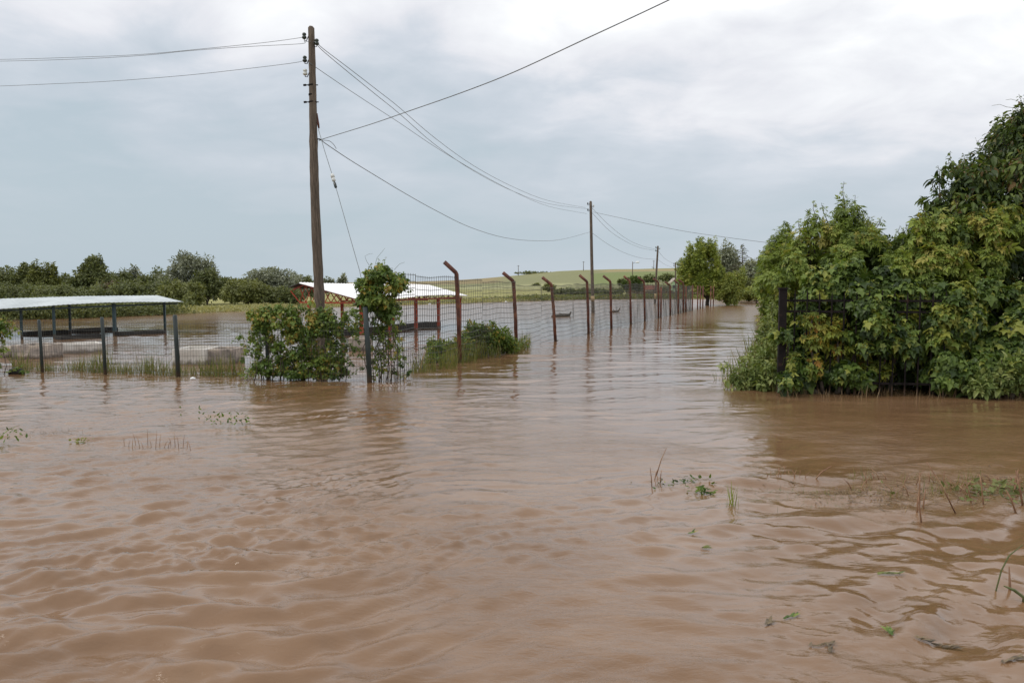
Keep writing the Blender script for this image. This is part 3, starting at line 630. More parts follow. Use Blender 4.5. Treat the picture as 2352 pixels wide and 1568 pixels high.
thicket('box_elder_shrub', 'olive drooping box elder branches between the shrub and the creeper-covered tree', 'shrub',
        [(2160, 590, 85, 90, 0), (2250, 620, 80, 80, 0), (2100, 640, 70, 80, 0), (2280, 530, 70, 60, 0)], 17.9, .6, 'elder', 12000, .145, T_COMP, 1.0, tint_add=.12,
        sprays=[(2118, 500, 16, 0), (2100, 535, 20, 0), (2190, 500, 26, 0)])
thicket('leafy_creeper', 'large-leaved green creeper hanging over the left part of the iron fence', 'climbing plant',
        [(1960, 650, 110, 60, 0), (1890, 700, 70, 50, 0), (2050, 700, 100, 75, -.4), (1990, 750, 110, 55, .2), (2010, 770, 70, 60, -.55), (1850, 780, 40, 60, .3), (1845, 850, 36, 50, -.3), (1900, 860, 90, 35, .3), (2060, 820, 90, 60, .4), (1960, 860, 70, 34, -.4), (2080, 790, 50, 60, -.5), (1812, 872, 26, 22, -.65), (1800, 770, 14, 14, -.45)], 17.35, .35, 'hedge', 25000, .108, T_LOBE, 1.0, flat=.8)
thicket('leafy_creeper', 'glossy green creeper wall right of the iron fence at the right edge', 'climbing plant',
        [(2180, 730, 90, 90, 0), (2290, 740, 110, 100, 0), (2220, 830, 90, 65, -.2), (2330, 840, 90, 60, -.3), (2400, 700, 90, 140, .2), (2130, 780, 50, 60, .1), (2470, 800, 100, 110, 0), (2170, 865, 50, 35, -.2)], 16.9, .5, 'hedge', 36000, .105, T_LOBE, 1.0, flat=.8, tint_add=.12)
thicket('yellowing_creeper', 'yellow and orange leaved creeper patch on the iron fence', 'climbing plant',
        [(1925, 755, 50, 26, 0), (1960, 800, 60, 26, 0), (1930, 850, 80, 28, 0), (1880, 780, 45, 20, 0), (2000, 845, 60, 25, 0), (1865, 735, 34, 24, 0), (1850, 830, 40, 30, 0), (2040, 790, 40, 20, 0)], 16.95, .18, 'yellowleaf', 1900, .125, T_COMP, .9)
thicket('shade_tinted_undergrowth', 'undergrowth tinted dark as if in shade behind the iron fence bars', 'shrub',
        [(1900, 860, 100, 50, -.8), (2080, 860, 120, 50, -.8), (1900, 780, 100, 110, 0), (2050, 780, 110, 110, 0), (2200, 780, 110, 110, 0), (2350, 780, 130, 120, 0), (2500, 760, 130, 140, 0), (2100, 700, 200, 70, 0)], 19.0, .7, 'hedge', 16000, .2, T_FOLD, .6, tint_add=-.3)  # lower leaf tint puts the shade behind the bars into the colour
thicket('weed_clump', 'tall light green weeds in the water left of the black iron post', 'plants',
        [(1762, 862, 30, 36, 0), (1735, 882, 24, 18, 0), (1780, 815, 16, 60, .8), (1768, 770, 14, 40, 3)], 17.6, .45, 'mug', 4200, .085, T_FOLD, .4,
        sprays=[(1690, 862, 16, 0), (1680, 885, 12, 0), (1703, 835, 14, 0), (1722, 815, 16, .5), (1738, 790, 16, 1), (1750, 765, 16, 2), (1660, 840, 9, 0), (1752, 740, 12, 3), (1712, 872, 18, 0), (1730, 850, 20, 0), (1745, 830, 18, .3), (1758, 805, 18, .5), (1668, 870, 8, 0), (1698, 890, 12, 0), (1765, 730, 12, 4), (1775, 700, 12, 4)], sub=(.15, .4), stem=.012, sr=.006)
thicket('fence_vine', 'sparse leafy vine on the green post fence at the very left edge', 'climbing plant',
        [(-15, 790, 30, 50, 0), (5, 750, 18, 22, 0), (-30, 840, 40, 20, 0)], 20.6, .2, 'vine', 1500, .06, T_LOBE, .8, sprays=[(22, 765, 8, 0), (30, 742, 7, 0), (14, 800, 8, 0), (10, 735, 9, 0), (55, 850, 9, 0), (44, 760, 5, 0), (60, 848, 8, 0)], stem=.01, sr=.004, stems=1, tint_add=.1)
thicket('wormwood_clump', 'pale feathery weed clump at the foot of the creeper by the right edge', 'plants',
        [(2290, 880, 60, 32, 0), (2340, 860, 45, 40, 0), (2245, 890, 30, 20, 0)], 16.2, .3, 'mug', 4200, .10, T_FOLD, .2, sprays=[(2300, 835, 10, 0), (2340, 815, 12, 0), (2265, 855, 8, 0)])

def tendril(parent, D, pix, r=.006):
    mb = MB(); pts = [at(px, py, D + rng.uniform(-.05, .05)) for px, py in pix]; mb.tube(pts, [r * (1 - .6 * i / len(pts)) for i in range(len(pts))], 4)
    return mb.build('tendril', M['stem'], parent)
cr_tree = [o for o in bpy.data.objects if o.name.startswith('climbing_creeper')][0]
for pix in ([(2345, 262), (2330, 248), (2312, 246), (2296, 240), (2278, 243)], [(2348, 250), (2338, 232), (2322, 228), (2310, 230)], [(2300, 345), (2282, 330), (2266, 322), (2254, 318), (2244, 326), (2240, 316)], [(2282, 338), (2262, 342), (2246, 334)]):
    tendril(cr_tree, 19.0, pix)
# iron fence
def iron_fence():
    e = empty('iron_fence', (*wat(1793, 900)[:2], 0), 'black iron railing with a rusty square post, half hidden by creepers', 'fence')
    a = wat(1793, 902)[:2]; b = wat(2165, 910)[:2]; d = (b - a); Lf = np.linalg.norm(d); d = d / Lf
    rz = math.atan2(d[1], d[0]); zt = zat(664, a[1])
    mb = MB(); mb.box((a[0], a[1], (zt - .6) / 2), (.15, .15, zt + .6), rz); mb.box((a[0], a[1], zt + .015), (.19, .19, .03), rz); mb.build('post', M['darkiron'], e)
    for k in range(1, 14):
        q = a + d * (Lf * k / 13.0); zt2 = zat(668, a[1]) + .03 * math.sin(k)
        mb = MB(); mb.tube([(q[0], q[1], -.5), (q[0], q[1], zt2 - .12), (q[0], q[1], zt2)], [.018, .018, .004], 6, smooth=False); mb.build('bar', M['darkiron'], e)
    for py, f0, f1 in ((690, .0, 1.0), (715, .0, 1.0), (876, 0, 1.0)):
        q0 = a + d * Lf * f0; q1 = a + d * Lf * f1; z = zat(py, a[1]); c_ = (q0 + q1) / 2
        mb = MB(); mb.box((c_[0] - d[1] * .03, c_[1] + d[0] * .03 - .0, z), (Lf * (f1 - f0), .022, .045), rz); mb.build('rail', M['darkiron'], e)
iron_fence()

# ------------------------------------------------------------------ rusty fence with cranked posts
FK, FX, FY = 0.37, -3.27, 18.8
def fl(px):                              # where the fence line crosses the direction of a pixel column
    r = (px - CX) / F; D = (FX - FK * FY) / (r - FK); return np.array([r * D, D])
fdir = np.array([FK, 1.0]); fdir /= np.linalg.norm(fdir); fperp = np.array([-fdir[1], fdir[0]])
def wire_panel(a, b, z0, z1, parent, seed, vs=.11, hs=.17, r=.0035, label=None, tilt=0):
    a = np.array(a[:2]); b = np.array(b[:2]); L_ = np.linalg.norm(b - a); d = (b - a) / L_; nrm = np.array([-d[1], d[0]])
    rr_ = np.random.default_rng(seed); mb = MB(); p1, p2 = rr_.uniform(0, 6.28, 2)
    def pt(s, z): 
        off = .02 * math.sin(s * 2.2 + p1) * math.sin(z * 2 + p2) + .012 * math.sin(s * 5 + z * 3 + p2)
        q = a + d * s + nrm * (off + tilt * z); return np.array([q[0], q[1], z + .02 * math.sin(s * 3.1 + p1 + z)])
    nv = int(L_ / vs)
    for i in range(nv + 1):
        s = i * L_ / nv; zz = np.linspace(z0, z1 + .03, 5); mb.tube([pt(s, z) for z in zz], r, 3, False)
    nh = int((z1 - z0) / hs)
    for j in range(nh + 1):
        z = z1 - j * hs; ss = np.linspace(0, L_, max(4, int(L_ / .35))); mb.tube([pt(s, z) for s in ss], r * 1.25, 3, False)
    return mb.build('mesh_panel', M['wire'], parent, label)
def rusty_fence():
    e = empty('wire_fence', (FX, FY, 0), 'long rusty wire mesh fence with inward bent posts running away into the distance', 'fence')
    posts = [(1057, 2.58, 2.90, -1), (1188, 2.36, 2.65, -1), (1278, 2.24, 2.52, -1), (1353, 2.36, 2.65, -.5), (1405, 2.38, 2.66, 0), (1450, 2.40, 2.68, 0), (1482, 2.40, 2.66, 0),
             (1513, 2.36, 2.58, 0), (1540, 2.15, 2.38, 0), (1558, 2.26, 2.5, 0), (1570, 2.30, 2.55, 0)]
    for i, (px, zk, zt, ln) in enumerate(posts):
        q = fl(px); lean = [-.10, -.13, -.20, -.10, -.08, -.10, -.10, -.05, -.06, -.03, -.05][i]; r = .062
        tx = {0: -.34}.get(i, -.36 + .02 * math.sin(i * 3))
        k = np.array([q[0] + lean, q[1], zk]); tip = np.array([k[0] + tx, k[1] - .10, zt])
        mb = MB(); mb.tube([(q[0], q[1], -.6), (q[0] + lean * .5, q[1], zk * .5), k - np.array([0, 0, .03]), k + (tip - k) * .07, tip], r, 10); mb.build('post', M['rust'], e)
    for px in (1518, 1575, 1590, 1602, 1608, 1614, 1632, 1638):
        q = fl(px); mb = MB(); mb.tube([(q[0], q[1], -.5), (q[0], q[1], 2.1 + .1 * math.sin(px))], .055, 8); mb.build('post', M['rust'], e)
    # panels
    joints = [849, 960, 1057, 1112, 1188, 1247, 1278, 1320, 1353, 1381, 1405, 1430, 1450, 1467, 1482, 1498, 1513, 1528, 1540, 1558, 1575, 1590]
    tops = [2.5, 2.46, 2.38, 2.33, 2.2, 2.12, 2.2, 2.24, 2.22, 2.25, 2.24, 2.2, 2.25, 2.22, 2.2, 2.15, 2.1, 2.1, 2.12, 2.1, 2.05, 2.05, 2.0]
    for i in range(len(joints) - 1):
        a = fl(joints[i]) + fperp * .075; b = fl(joints[i + 1]) + fperp * .075
        a = a + fdir * .02; b = b - fdir * .02
        rad = .0062 + .00002 * a[1]
        wire_panel(a, b, -.35, tops[i], e, 100 + i, vs=.12, r=rad)
rusty_fence()

# ------------------------------------------------------------------ green fence on the left
def green_fence():
    a = wat(849, 880)[:2]; b = wat(93, 855)[:2]; d = (b - a) / np.linalg.norm(b - a)
    e = empty('wire_fence', (a[0], a[1], 0), 'low wire mesh fence with dark green round posts across the left of the photo', 'fence')
    def gp(px):
        r = (px - CX) / F; s = (a[0] - r * a[1]) / (r * d[1] - d[0]); return a + d * s
    spec = [(849, 704, .060, .10), (613, 728, .042, .03), (406, 723, .052, .05), (238, 728, .042, .05), (93, 734, .038, .05), (-60, 738, .038, 0)]
    for px, yt, r, ln in spec:
        q = gp(px); z = zat(yt, q[1]); mb = MB()
        mb.tube([(q[0], q[1], -.6), (q[0] - ln * .5 , q[1], z * .5), (q[0] - ln, q[1], z - .02), (q[0] - ln, q[1], z)], [r, r, r, r * .7], 12); o = mb.build('post', M['greenpost'], e)
        if px in (849, 406):
            o['label'] = 'thick corner post' if px == 849 else 'post nearest the concrete troughs'
    pr = np.array([-d[1], d[0]]);
    if pr[1] > 0: pr = -pr
    px = [849, 613, 406, 238, 93, -60, -210]
    for i in range(len(px) - 1):
        q0 = gp(px[i]) - pr * .08; q1 = gp(px[i + 1]) - pr * .08
        wire_panel(q0, q1, -.3, 1.30 + (.08 if i == 0 else 0.02 * (i % 2)), e, 300 + i, vs=.075, hs=.20, r=.0030)
    return gp, d
gp, gd = green_fence()

# vines on the green fence and over the corner
def gd_D(px): return float(gp(px)[1])
thicket('fence_vine', 'wild vine with some yellow leaves covering the fence left of the corner post', 'climbing plant',
        [(640, 740, 60, 40, 0), (600, 735, 34, 32, 0), (700, 750, 66, 58, 0), (745, 780, 54, 80, 0), (665, 790, 64, 60, 0), (700, 835, 80, 38, 0), (598, 790, 26, 60, 0), (765, 740, 40, 36, 0), (770, 850, 32, 24, 0), (620, 845, 46, 26, 0), (730, 845, 60, 34, -.1), (670, 858, 60, 20, 0), (770, 810, 30, 50, 0)], 19.35, .26, 'vine', 19000, .054, T_LOBE, .8, per=34, sub=(.12, .27), stem=.012, sr=.005, stems=1, tint_add=.05, holes=-.62,
        sprays=[(578, 850, 8, 0), (575, 770, 9, 0), (548, 772, 6, 0), (532, 788, 5, 0), (552, 850, 7, 0), (800, 790, 8, 0), (806, 745, 9, 0), (795, 715, 10, 0), (640, 702, 12, 0), (668, 700, 9, 0), (690, 703, 12, 0), (735, 704, 10, 0), (565, 800, 7, 0), (800, 850, 8, 0), (790, 870, 8, 0), (605, 708, 10, 0), (715, 690, 8, 0), (815, 752, 12, 0), (812, 795, 10, 0), (822, 722, 12, 0), (806, 828, 10, 0), (824, 860, 9, 0), (812, 710, 12, 0), (828, 810, 8, 0), (560, 860, 9, 0), (556, 822, 7, 0)], flat=.7)
hang = [(900 + 22 * math.sin(i * 2.4), 690 + i * 7.5, 9, .25 + .15 * math.sin(i)) for i in range(22)] + [(866 + 12 * math.sin(i * 1.9), 705 + i * 10, 8, .1) for i in range(17)] + [(824 + 10 * math.sin(i * 2.1), 690 + i * 15, 7, -.05) for i in range(7)]
thicket('fence_vine', 'vine heaped like a bush on top of the fence corner with strands hanging down', 'climbing plant',
        [(868, 630, 34, 24, 0), (850, 660, 36, 30, 0), (895, 655, 38, 30, 0), (870, 690, 36, 28, 0), (915, 650, 20, 22, 0.3), (845, 690, 24, 30, 0), (888, 715, 24, 28, .2)], 19.0, .38, 'vine', 10500, .056, T_LOBE, .8, per=26, sub=(.2, .36), stem=.012, sr=.004, stems=1, tint_add=.03, holes=-.7,
        sprays=[(930, 636, 9, .4), (826, 660, 10, 0), (822, 690, 10, 0), (940, 662, 7, .5), (884, 608, 12, 0), (850, 616, 9, 0), (868, 606, 9, 0), (925, 860, 7, .5), (940, 850, 6, .6), (832, 840, 7, 0), (815, 735, 9, 0), (818, 770, 8, 0), (930, 815, 6, .6)] + hang, flat=.7)
thicket('bankside_bush', 'green bush and tall grass in the water around the first bent rusty post', 'shrub',
        [(1110, 790, 46, 34, 1.0), (1150, 790, 36, 30, 1.6), (1060, 800, 36, 30, 0), (1020, 812, 34, 24, -.8), (1090, 765, 30, 22, .8), (1000, 828, 28, 14, -1.4), (1165, 800, 26, 26, 2), (1130, 768, 34, 26, 1.2), (1000, 800, 24, 26, -1)], 25.2, .5, 'vine', 12000, .085, T_FOLD, .2, per=22, stem=.015, sr=.006,
        sprays=[(1075, 742, 6, .5), (1110, 748, 7, 1), (1135, 742, 5, 1), (1170, 760, 6, 2), (1205, 790, 7, 3), (1208, 775, 5, 3)])

cv = [o for o in bpy.data.objects if o.name.startswith('fence_vine') and 'heaped' in o.get('label', '')][0]
for pix in ([(862, 606), (866, 592), (876, 580), (884, 570)], [(850, 612), (842, 600), (838, 588), (846, 584), (856, 582)], [(905, 620), (918, 606), (930, 602)]):
    tendril(cv, 18.95, pix, .004)
vw = [o for o in bpy.data.objects if o.name.startswith('fence_vine') and 'some yellow' in o.get('label', '')][0]
for i in range(16):
    x = 585 + i * 14 + rng.uniform(-6, 6); pp = [(x + rng.uniform(-14, 14) * k * .5, 876 - k * 27) for k in range(5)]
    mb = MB(); mb.tube([at(a_, b_, 19.2 + rng.uniform(-.1, .1)) for a_, b_ in pp], [.011, .010, .008, .006, .004], 5); mb.build('vine_stem', M['bark'], vw)
for i in range(9):
    x = 852 + i * 9 + rng.uniform(-4, 4); pp = [(x + rng.uniform(-8, 8) * k * .5, 882 - k * 44) for k in range(5)]
    mb = MB(); mb.tube([at(a_, b_, 18.95 + (x - 849) * .006 + rng.uniform(-.05, .05)) for a_, b_ in pp], [.010, .009, .007, .006, .004], 5); mb.build('vine_stem', M['bark'], cv)
def tufts(name, label, cat, spots, n, hgt, wid, matk, T=T_BLADE, kind=None, upright=1.0, group=None, wscale=1.0):
    """grass clumps growing out of the water: spots are (x, y, radius, relative height)"""
    e = None; P = []; Tn = []; sz = []
    for (x, y, r, hs) in spots:
        for k in range(n):
            a = rng.uniform(0, 6.28); q = r * math.sqrt(rng.random()); P.append((x + q * math.cos(a), y + q * math.sin(a) * .6, -.03))
            Tn.append((rng.normal(0, .22) / upright, rng.normal(0, .22) / upright, 1)); sz.append(hgt * hs * rng.uniform(.4, 1.1))
    P = np.array(P); Tn = np.array(Tn); k = len(P)
    V, Fq = T; V = V.copy(); V[:, 1] *= wscale
    o = leaves(name, P, Tn, rng.normal(size=(k, 3)) + np.array([0, -1, 0]), np.array(sz), (V, Fq), M[matk], None, rng.normal(.55, .25, k))
    return tag(o, label, cat, group, kind)
sp = []
for px in np.arange(0, 575, 9.0):
    q = gp(px + rng.uniform(-4, 4)); q = q + np.array([0, rng.uniform(.15, .9)])
    big = .55 + .55 * math.exp(-((px - 190) / 25) ** 2) + .4 * math.exp(-((px - 320) / 50) ** 2) + .4 * math.exp(-((px - 480) / 60) ** 2) + .5 * math.exp(-((px - 5) / 15) ** 2)
    sp.append((q[0], q[1], .22, big * rng.uniform(.5, 1.1)))
tufts('fence_grass', 'thin flooded grass growing along the foot of the green post fence', 'grass', sp, 34, .72, 0, 'grass', kind='stuff', wscale=.7)
sp = [(*(fl(px) + np.array([rng.uniform(-.3, .3), rng.uniform(-.2, .5)])), .25, rng.uniform(.3, .9) * (.45 if px < 960 else 1)) for px in np.arange(905, 1215, 9.0)]
tufts('fence_grass', 'tall flooded grass along the near end of the rusty fence', 'grass', sp, 34, .95, 0, 'grass', kind='stuff', wscale=.7)

sp = [(*wat(px, py)[:2], .28, hs) for px, py, hs in ((1688, 880, .5), (1706, 875, .7), (1725, 885, .85), (1742, 880, 1), (1758, 870, 1.1), (1772, 885, 1.1), (1735, 850, 1), (1752, 835, 1.1), (1720, 858, .7), (1765, 820, 1.1), (1785, 898, .8), (1665, 872, .4))]
tufts('waterside_grass', 'wispy tall grass among the weeds left of the black iron post', 'grass', sp, 42, 1.05, 0, 'grass', kind='stuff', wscale=.8)
sp = [(*wat(px, 912 + 6 * math.sin(px))[:2], .3, .5 + .4 * rng.random()) for px in range(1800, 2360, 26)]
tufts('waterside_grass', 'thin reddish grass stems along the waterline below the creepers', 'grass', sp, 14, .34, 0, 'straw_leaf', kind='stuff', wscale=1.2)
sp = [(*wat(px, 1118 + 22 * math.sin(px * .05))[:2], .16, .35 + .6 * rng.random()) for px in range(1900, 2360, 22)]
tufts('drowned_grass', 'drowned grass stems in a line across the right foreground', 'grass', sp, 12, .22, 0, 'grass', kind='stuff', wscale=1.0)
# ------------------------------------------------------------------ shelters
def slab(mb, quad, th, rib=None, amp=.018):
    """sheet roof from four corner points, corrugated between the two long edges"""
    a, b, c_, d = [np.array(q, float) for q in quad]       # a->b along the eave, d->c along the ridge
    n = 120 if rib is None else rib; vs = []; fs = []
    up = np.cross(b - a, d - a); up /= np.linalg.norm(up); up = up if up[2] > 0 else -up
    for i in range(n + 1):
        s = i / n; w_ = (amp if i % 2 else -amp) + .003 * math.sin(i * .37); sag = -.05 * math.sin(s * math.pi * 2.3) 
        for tt in (0, .5, 1):
            e0 = a + (b - a) * s; e1 = d + (c_ - d) * s; q = e0 + (e1 - e0) * tt + up * w_ + np.array([0, 0, sag * (1 - tt * .6)])
            vs.append(q)
        for tt in (0, .5, 1):
            vs.append(vs[-3] - up * th)
    for i in range(n):
        o_ = i * 6; p_ = o_ + 6
        fs += [(o_, p_, p_ + 1, o_ + 1), (o_ + 1, p_ + 1, p_ + 2, o_ + 2), (o_ + 3, o_ + 4, p_ + 4, p_ + 3), (o_ + 4, o_ + 5, p_ + 5, p_ + 4), (o_, o_ + 3, p_ + 3, p_), (o_ + 2, p_ + 2, p_ + 5, o_ + 5)]
    fs += [(0, 1, 4, 3), (1, 2, 5, 4)]; o_ = n * 6; fs += [(o_, o_ + 3, o_ + 4, o_ + 1), (o_ + 1, o_ + 4, o_ + 5, o_ + 2)]
    mb.add(vs, fs)
def pole_box(mb, a, b, w_):
    a = np.array(a, float); b = np.array(b, float); t_ = b - a; l = np.linalg.norm(t_); t_ /= l
    r_ = np.array([0, 0, 1.]) if abs(t_[2]) < .9 else np.array([1., 0, 0]); x = np.cross(r_, t_); x /= np.linalg.norm(x); y = np.cross(t_, x)
    mb.box((a + b) / 2, (w_, w_, l), axes=(x, y, t_))
def left_shelter():
    fr = at(421, 690.5, 38.0); flf = at(-190, 713, 31.2); rr_ = at(363, 677.5, 39.8); rl = at(-190, 689.0, 33.4)
    back_r = rr_ + (rr_ - fr) * .9 * np.array([1, 1, -1]); back_l = rl + (rl - flf) * .9 * np.array([1, 1, -1])
    e = empty('open_shelter', (fr[0], fr[1], 0), 'low open shelter with pale corrugated roof on blue-green posts at the left', 'shelter')
    mb = MB(); slab(mb, (flf, fr, rr_, rl), .02, 110, .007); slab(mb, (back_l, back_r, rr_ - np.array([0, 0, .004]), rl - np.array([0, 0, .004])), .02, 110, .007); mb.build('roof', M['roof_pale'], e)
    mb = MB(); pole_box(mb, flf - np.array([0, -.35, .13]), fr - np.array([.4, -.35, .13]), .07); mb.build('eave_beam', M['shedpost'], e)
    for px, D, w_ in ((-60, 33.0, .09), (48, 34.2, .08), (123, 34.6, .09), (262, 36.3, .125)):
        f = (px + 190) / 611; z = (flf[2] * (1 - f) + fr[2] * f) - .03; x = xat(px, D)
        mb = MB(); mb.box((x, D, (z - .5) / 2), (w_, w_, z + .5)); mb.build('post', M['shedpost'], e)
    for px, D, w_ in ((160, 37.2, .085), (378, 39.2, .095), (-20, 35.5, .085)):
        z = 1.52; x = xat(px, D)
        mb = MB(); mb.box((x, D, (z - .5) / 2), (w_, w_, z + .5)); mb.build('post', M['shedpost'], e)
left_shelter()

def long_tray(label, p0, p1, ztop, w_=.45, hh_=.16, dark=True):
    a = np.array([p0[0], p0[1]]); b = np.array([p1[0], p1[1]]); c_ = (a + b) / 2; L_ = np.linalg.norm(b - a); rz = math.atan2((b - a)[1], (b - a)[0])
    e = empty('feed_trough', (c_[0], c_[1], 0), label, 'feed trough', 'dark feed troughs standing in the water under the shelters')
    mb = MB(); n = np.array([-math.sin(rz), math.cos(rz)])
    mb.box((c_[0], c_[1], ztop - hh_ * .8), (L_, w_, .03), rz)
    for s in (-1, 1):
        q = c_ + n * s * (w_ / 2 + .021); mb.box((q[0], q[1], ztop - hh_ / 2), (L_, .04, hh_), rz)
    u = (b - a) / L_
    for s in (-1, 1):
        q = c_ + u * s * (L_ / 2 + .021); mb.box((q[0], q[1], ztop - hh_ / 2 - .003), (.04, w_ + .06, hh_), rz)
    mb.build('basin', M['rubber'], e)
    for s in (-.8, 0, .8):
        q = c_ + u * s * L_ / 2; mb = MB(); mb.box((q[0], q[1], ztop - hh_ - .3), (.07, w_ * .8, .58), rz); mb.build('leg', M['darkiron'], e)
def trayp(label, pa, pb, zt=.16, **k):
    def on(px, py):
        d = ray(px, py); s = (H - zt) / -d[2]; return (d * s)[:2]
    long_tray(label, on(*pa), on(*pb), zt, **k)
trayp('dark trough under the left shelter, leftmost of the far pair', (58, 762), (154, 757.5))
trayp('dark trough under the left shelter, nearest and lowest one', (135, 771), (232, 766))
trayp('dark trough under the left shelter, farthest one near the thick post', (170, 755.5), (262, 751))
trayp('dark trough under the right end of the left shelter', (272, 762), (371, 757))
trayp('long black trough under the red framed shelter', (790, 757), (1001, 738.5), zt=.26, w_=.5, hh_=.26)

def concrete_trough(label, px0, px1, ytop, ybot, dpt, rz=0.0, lw=.09, inner='concrete', outer='concrete'):
    D = F * H / (ybot - HOR); x0, x1 = xat(px0, D), xat(px1, D); zt = zat(ytop, D); L_ = x1 - x0
    c_ = np.array([(x0 + x1) / 2, D + dpt / 2]); e = empty('concrete_trough', (c_[0], c_[1], 0), label, 'concrete trough', 'concrete troughs in the flooded yard')
    ca, sa = math.cos(rz), math.sin(rz)
    def loc(u, v): return (c_[0] + u * ca - v * sa, c_[1] + u * sa + v * ca)
    mb = MB()
    for s in (-1, 1):
        q = loc(0, s * (dpt / 2 - lw / 2)); mb.box((q[0], q[1], (zt - .4) / 2), (L_, lw, zt + .4), rz)
        q = loc(s * (L_ / 2 - lw / 2), 0); mb.box((q[0], q[1], (zt - .4) / 2 - .003), (lw, dpt - 2 * lw - .004, zt + .4), rz)
    o = mb.build('basin', M[outer], e)
    bv = o.modifiers.new('bevel', 'BEVEL'); bv.width = .015; bv.segments = 2; bv.limit_method = 'ANGLE'
    ld = MB(); q = loc(0, 0); ld.box((q[0], q[1], zt - .14), (L_ - 2 * lw - .01, dpt - 2 * lw - .01, .03), rz); ld.build('inner_floor', M[inner], e)
    return e
concrete_trough('grey concrete trough by the left edge behind the first green post', 22, 96, 793, 825, 1.1)
concrete_trough('concrete trough with a cream end and wet pale top, between the first two green posts', 118, 206, 790, 811, 1.0, rz=.7, inner='plaster', outer='plaster')
concrete_trough('pale concrete trough behind the third green post, coloured white inside as if lit', 392, 468, 802, 838, 1.2, inner='plaster', outer='plaster')  # pale plaster colour stands in for light on the inside
concrete_trough('grey concrete trough adjoining the right side of the pale one', 471, 531, 802, 836, 1.1)
concrete_trough('weathered concrete trough seen between the vines behind the corner post', 796, 846, 776, 806, 1.2, rz=.1)
concrete_trough('low concrete trough just above the water left of the grey one by the edge', -70, 12, 800, 822, 1.1)

def red_shelter():
    fl_ = at(822, 685.5, 33.6); fr = at(1075, 677.0, 44.2); rl = at(687, 648.5, 35.0); rr_ = at(986, 653.5, 45.2)
    e = empty('open_shelter', (fl_[0], fl_[1], 0), 'open shelter with sheet roof, its glare painted white, on a red lattice steel frame', 'shelter')
    bl = at(661, 659, 35.7); br = at(965, 660, 46.0)
    mb = MB(); slab(mb, (fl_, fr, rr_, rl), .02, 100); mb.build('roof', M['roof_white'], e)
    mb = MB(); slab(mb, (bl, br, rr_ - np.array([0, 0, .003]), rl - np.array([0, 0, .003])), .02, 100); mb.build('roof', M['rubber'], e, 'rear roof slope coloured dark as if in shade')  # rear slope coloured black, the shade of its underside put into the material
    # gable truss along the left end
    ax = (rl - fl_); ax2 = np.array([ax[0], ax[1], 0]); wl = np.linalg.norm(ax2); ax2 /= wl
    out = np.array([ax2[1], -ax2[0], 0.]); ins = (fr - fl_); ins = ins / np.linalg.norm(ins)
    def truss(off, full=True):
        o0 = fl_ + ins * off; mb = MB(); zb = fl_[2] - .20
        c0 = o0 + ax2 * .25; c1 = o0 + ax2 * (wl + .25)
        def top(s): return o0[2] + (rl[2] - fl_[2]) * min(s / wl, 1.0) - .10 - max(0, s - wl) * .35
        s0, s1 = .3, wl + .25; n = 9
        P0 = lambda s, z: np.array([o0[0] + ax2[0] * s, o0[1] + ax2[1] * s, z])
        pole_box(mb, P0(s0, zb), P0(s1, zb), .055); pole_box(mb, P0(s0, top(s0)), P0(wl, top(wl)), .055); pole_box(mb, P0(wl, top(wl)), P0(s1 + .35, top(s1 + .35)), .055)
        for i in range(n):
            a = s0 + (s1 - s0) * i / n; b = s0 + (s1 - s0) * (i + 1) / n
            pole_box(mb, P0(a, zb), P0(b, top(b)), .03); pole_box(mb, P0(a, top(a)), P0(b, zb), .03)
            m_ = (a + b) / 2; 
        pole_box(mb, P0(s1, zb), P0(s1 + .5, top(s1 + .5)), .04)
        mb.build('truss', M['redpaint'], e)
    for off in (.35, 3.6, 7.0, 10.4): truss(off)
    mb = MB(); pole_box(mb, fl_ + ax2 * .3 + ins * .2 - np.array([0, 0, .14]), fr + ax2 * .3 - ins * .2 - np.array([0, 0, .14]), .08); mb.build('eave_beam', M['redpaint'], e)
    def post(px, D, z, w_=.13):
        x = xat(px, D); mb = MB(); mb.box((x, D, (z - .5) / 2), (w_, w_, z + .5)); mb.build('post', M['redpaint'], e)
    Lr = np.linalg.norm(fr - fl_)
    for px in (830, 894, 955, 1007, 1056):
        # on the eave line a little inside
        a = fl_ + ax2 * .35; r = (px - CX) / F; s = (a[0] - r * a[1]) / (r * ins[1] - ins[0]); s = max(s, .3); q = a + ins * s; post(px, q[1], fl_[2] - .18 , .15)
    for px in (710, 786, 903):
        a = fl_ + ax2 * (wl - .25); r = (px - CX) / F; s = (a[0] - r * a[1]) / (r * ins[1] - ins[0]); s = max(s, .3); q = a + ins * s; post(px, q[1], fl_[2] - .22)
red_shelter()

# ------------------------------------------------------------------ poles and wires
def pole(label, px0, y0, px1, y1, D, rb, rt, knots=True):
    a = at(px0, y0, D); b = at(px1, y1, D); a[2] = 0; e = empty('utility_pole', (a[0], a[1], 0), label, 'utility pole', 'wooden poles carrying the overhead wires')
    mb = MB(); pts = []; rad = []; n = 40 if knots else 10; r_ = np.random.default_rng(int(px0))
    for i in range(n + 1):
        s = i / n; q = a + (b - a) * s + np.array([math.sin(s * 7 + 1) * .02, math.cos(s * 5) * .01, 0]) * (1 if knots else .3)
        r = rb + (rt - rb) * s
        if knots: r *= 1 + .035 * r_.standard_normal() + (.09 if i in (9, 15, 22, 27) else 0)
        pts.append(q); rad.append(r)
    pts.insert(0, a + np.array([0, 0, -.6])); rad.insert(0, rb * 1.02)
    pts.append(b + (b - a) / np.linalg.norm(b - a) * rt * .5); rad.append(rt * .75); pts.append(b + (b - a) / np.linalg.norm(b - a) * rt * .8); rad.append(rt * .3)
    mb.tube(pts, rad, 16 if knots else 8); mb.build('shaft', M['wood'], e)
    return e, a, b
PD = 21.6
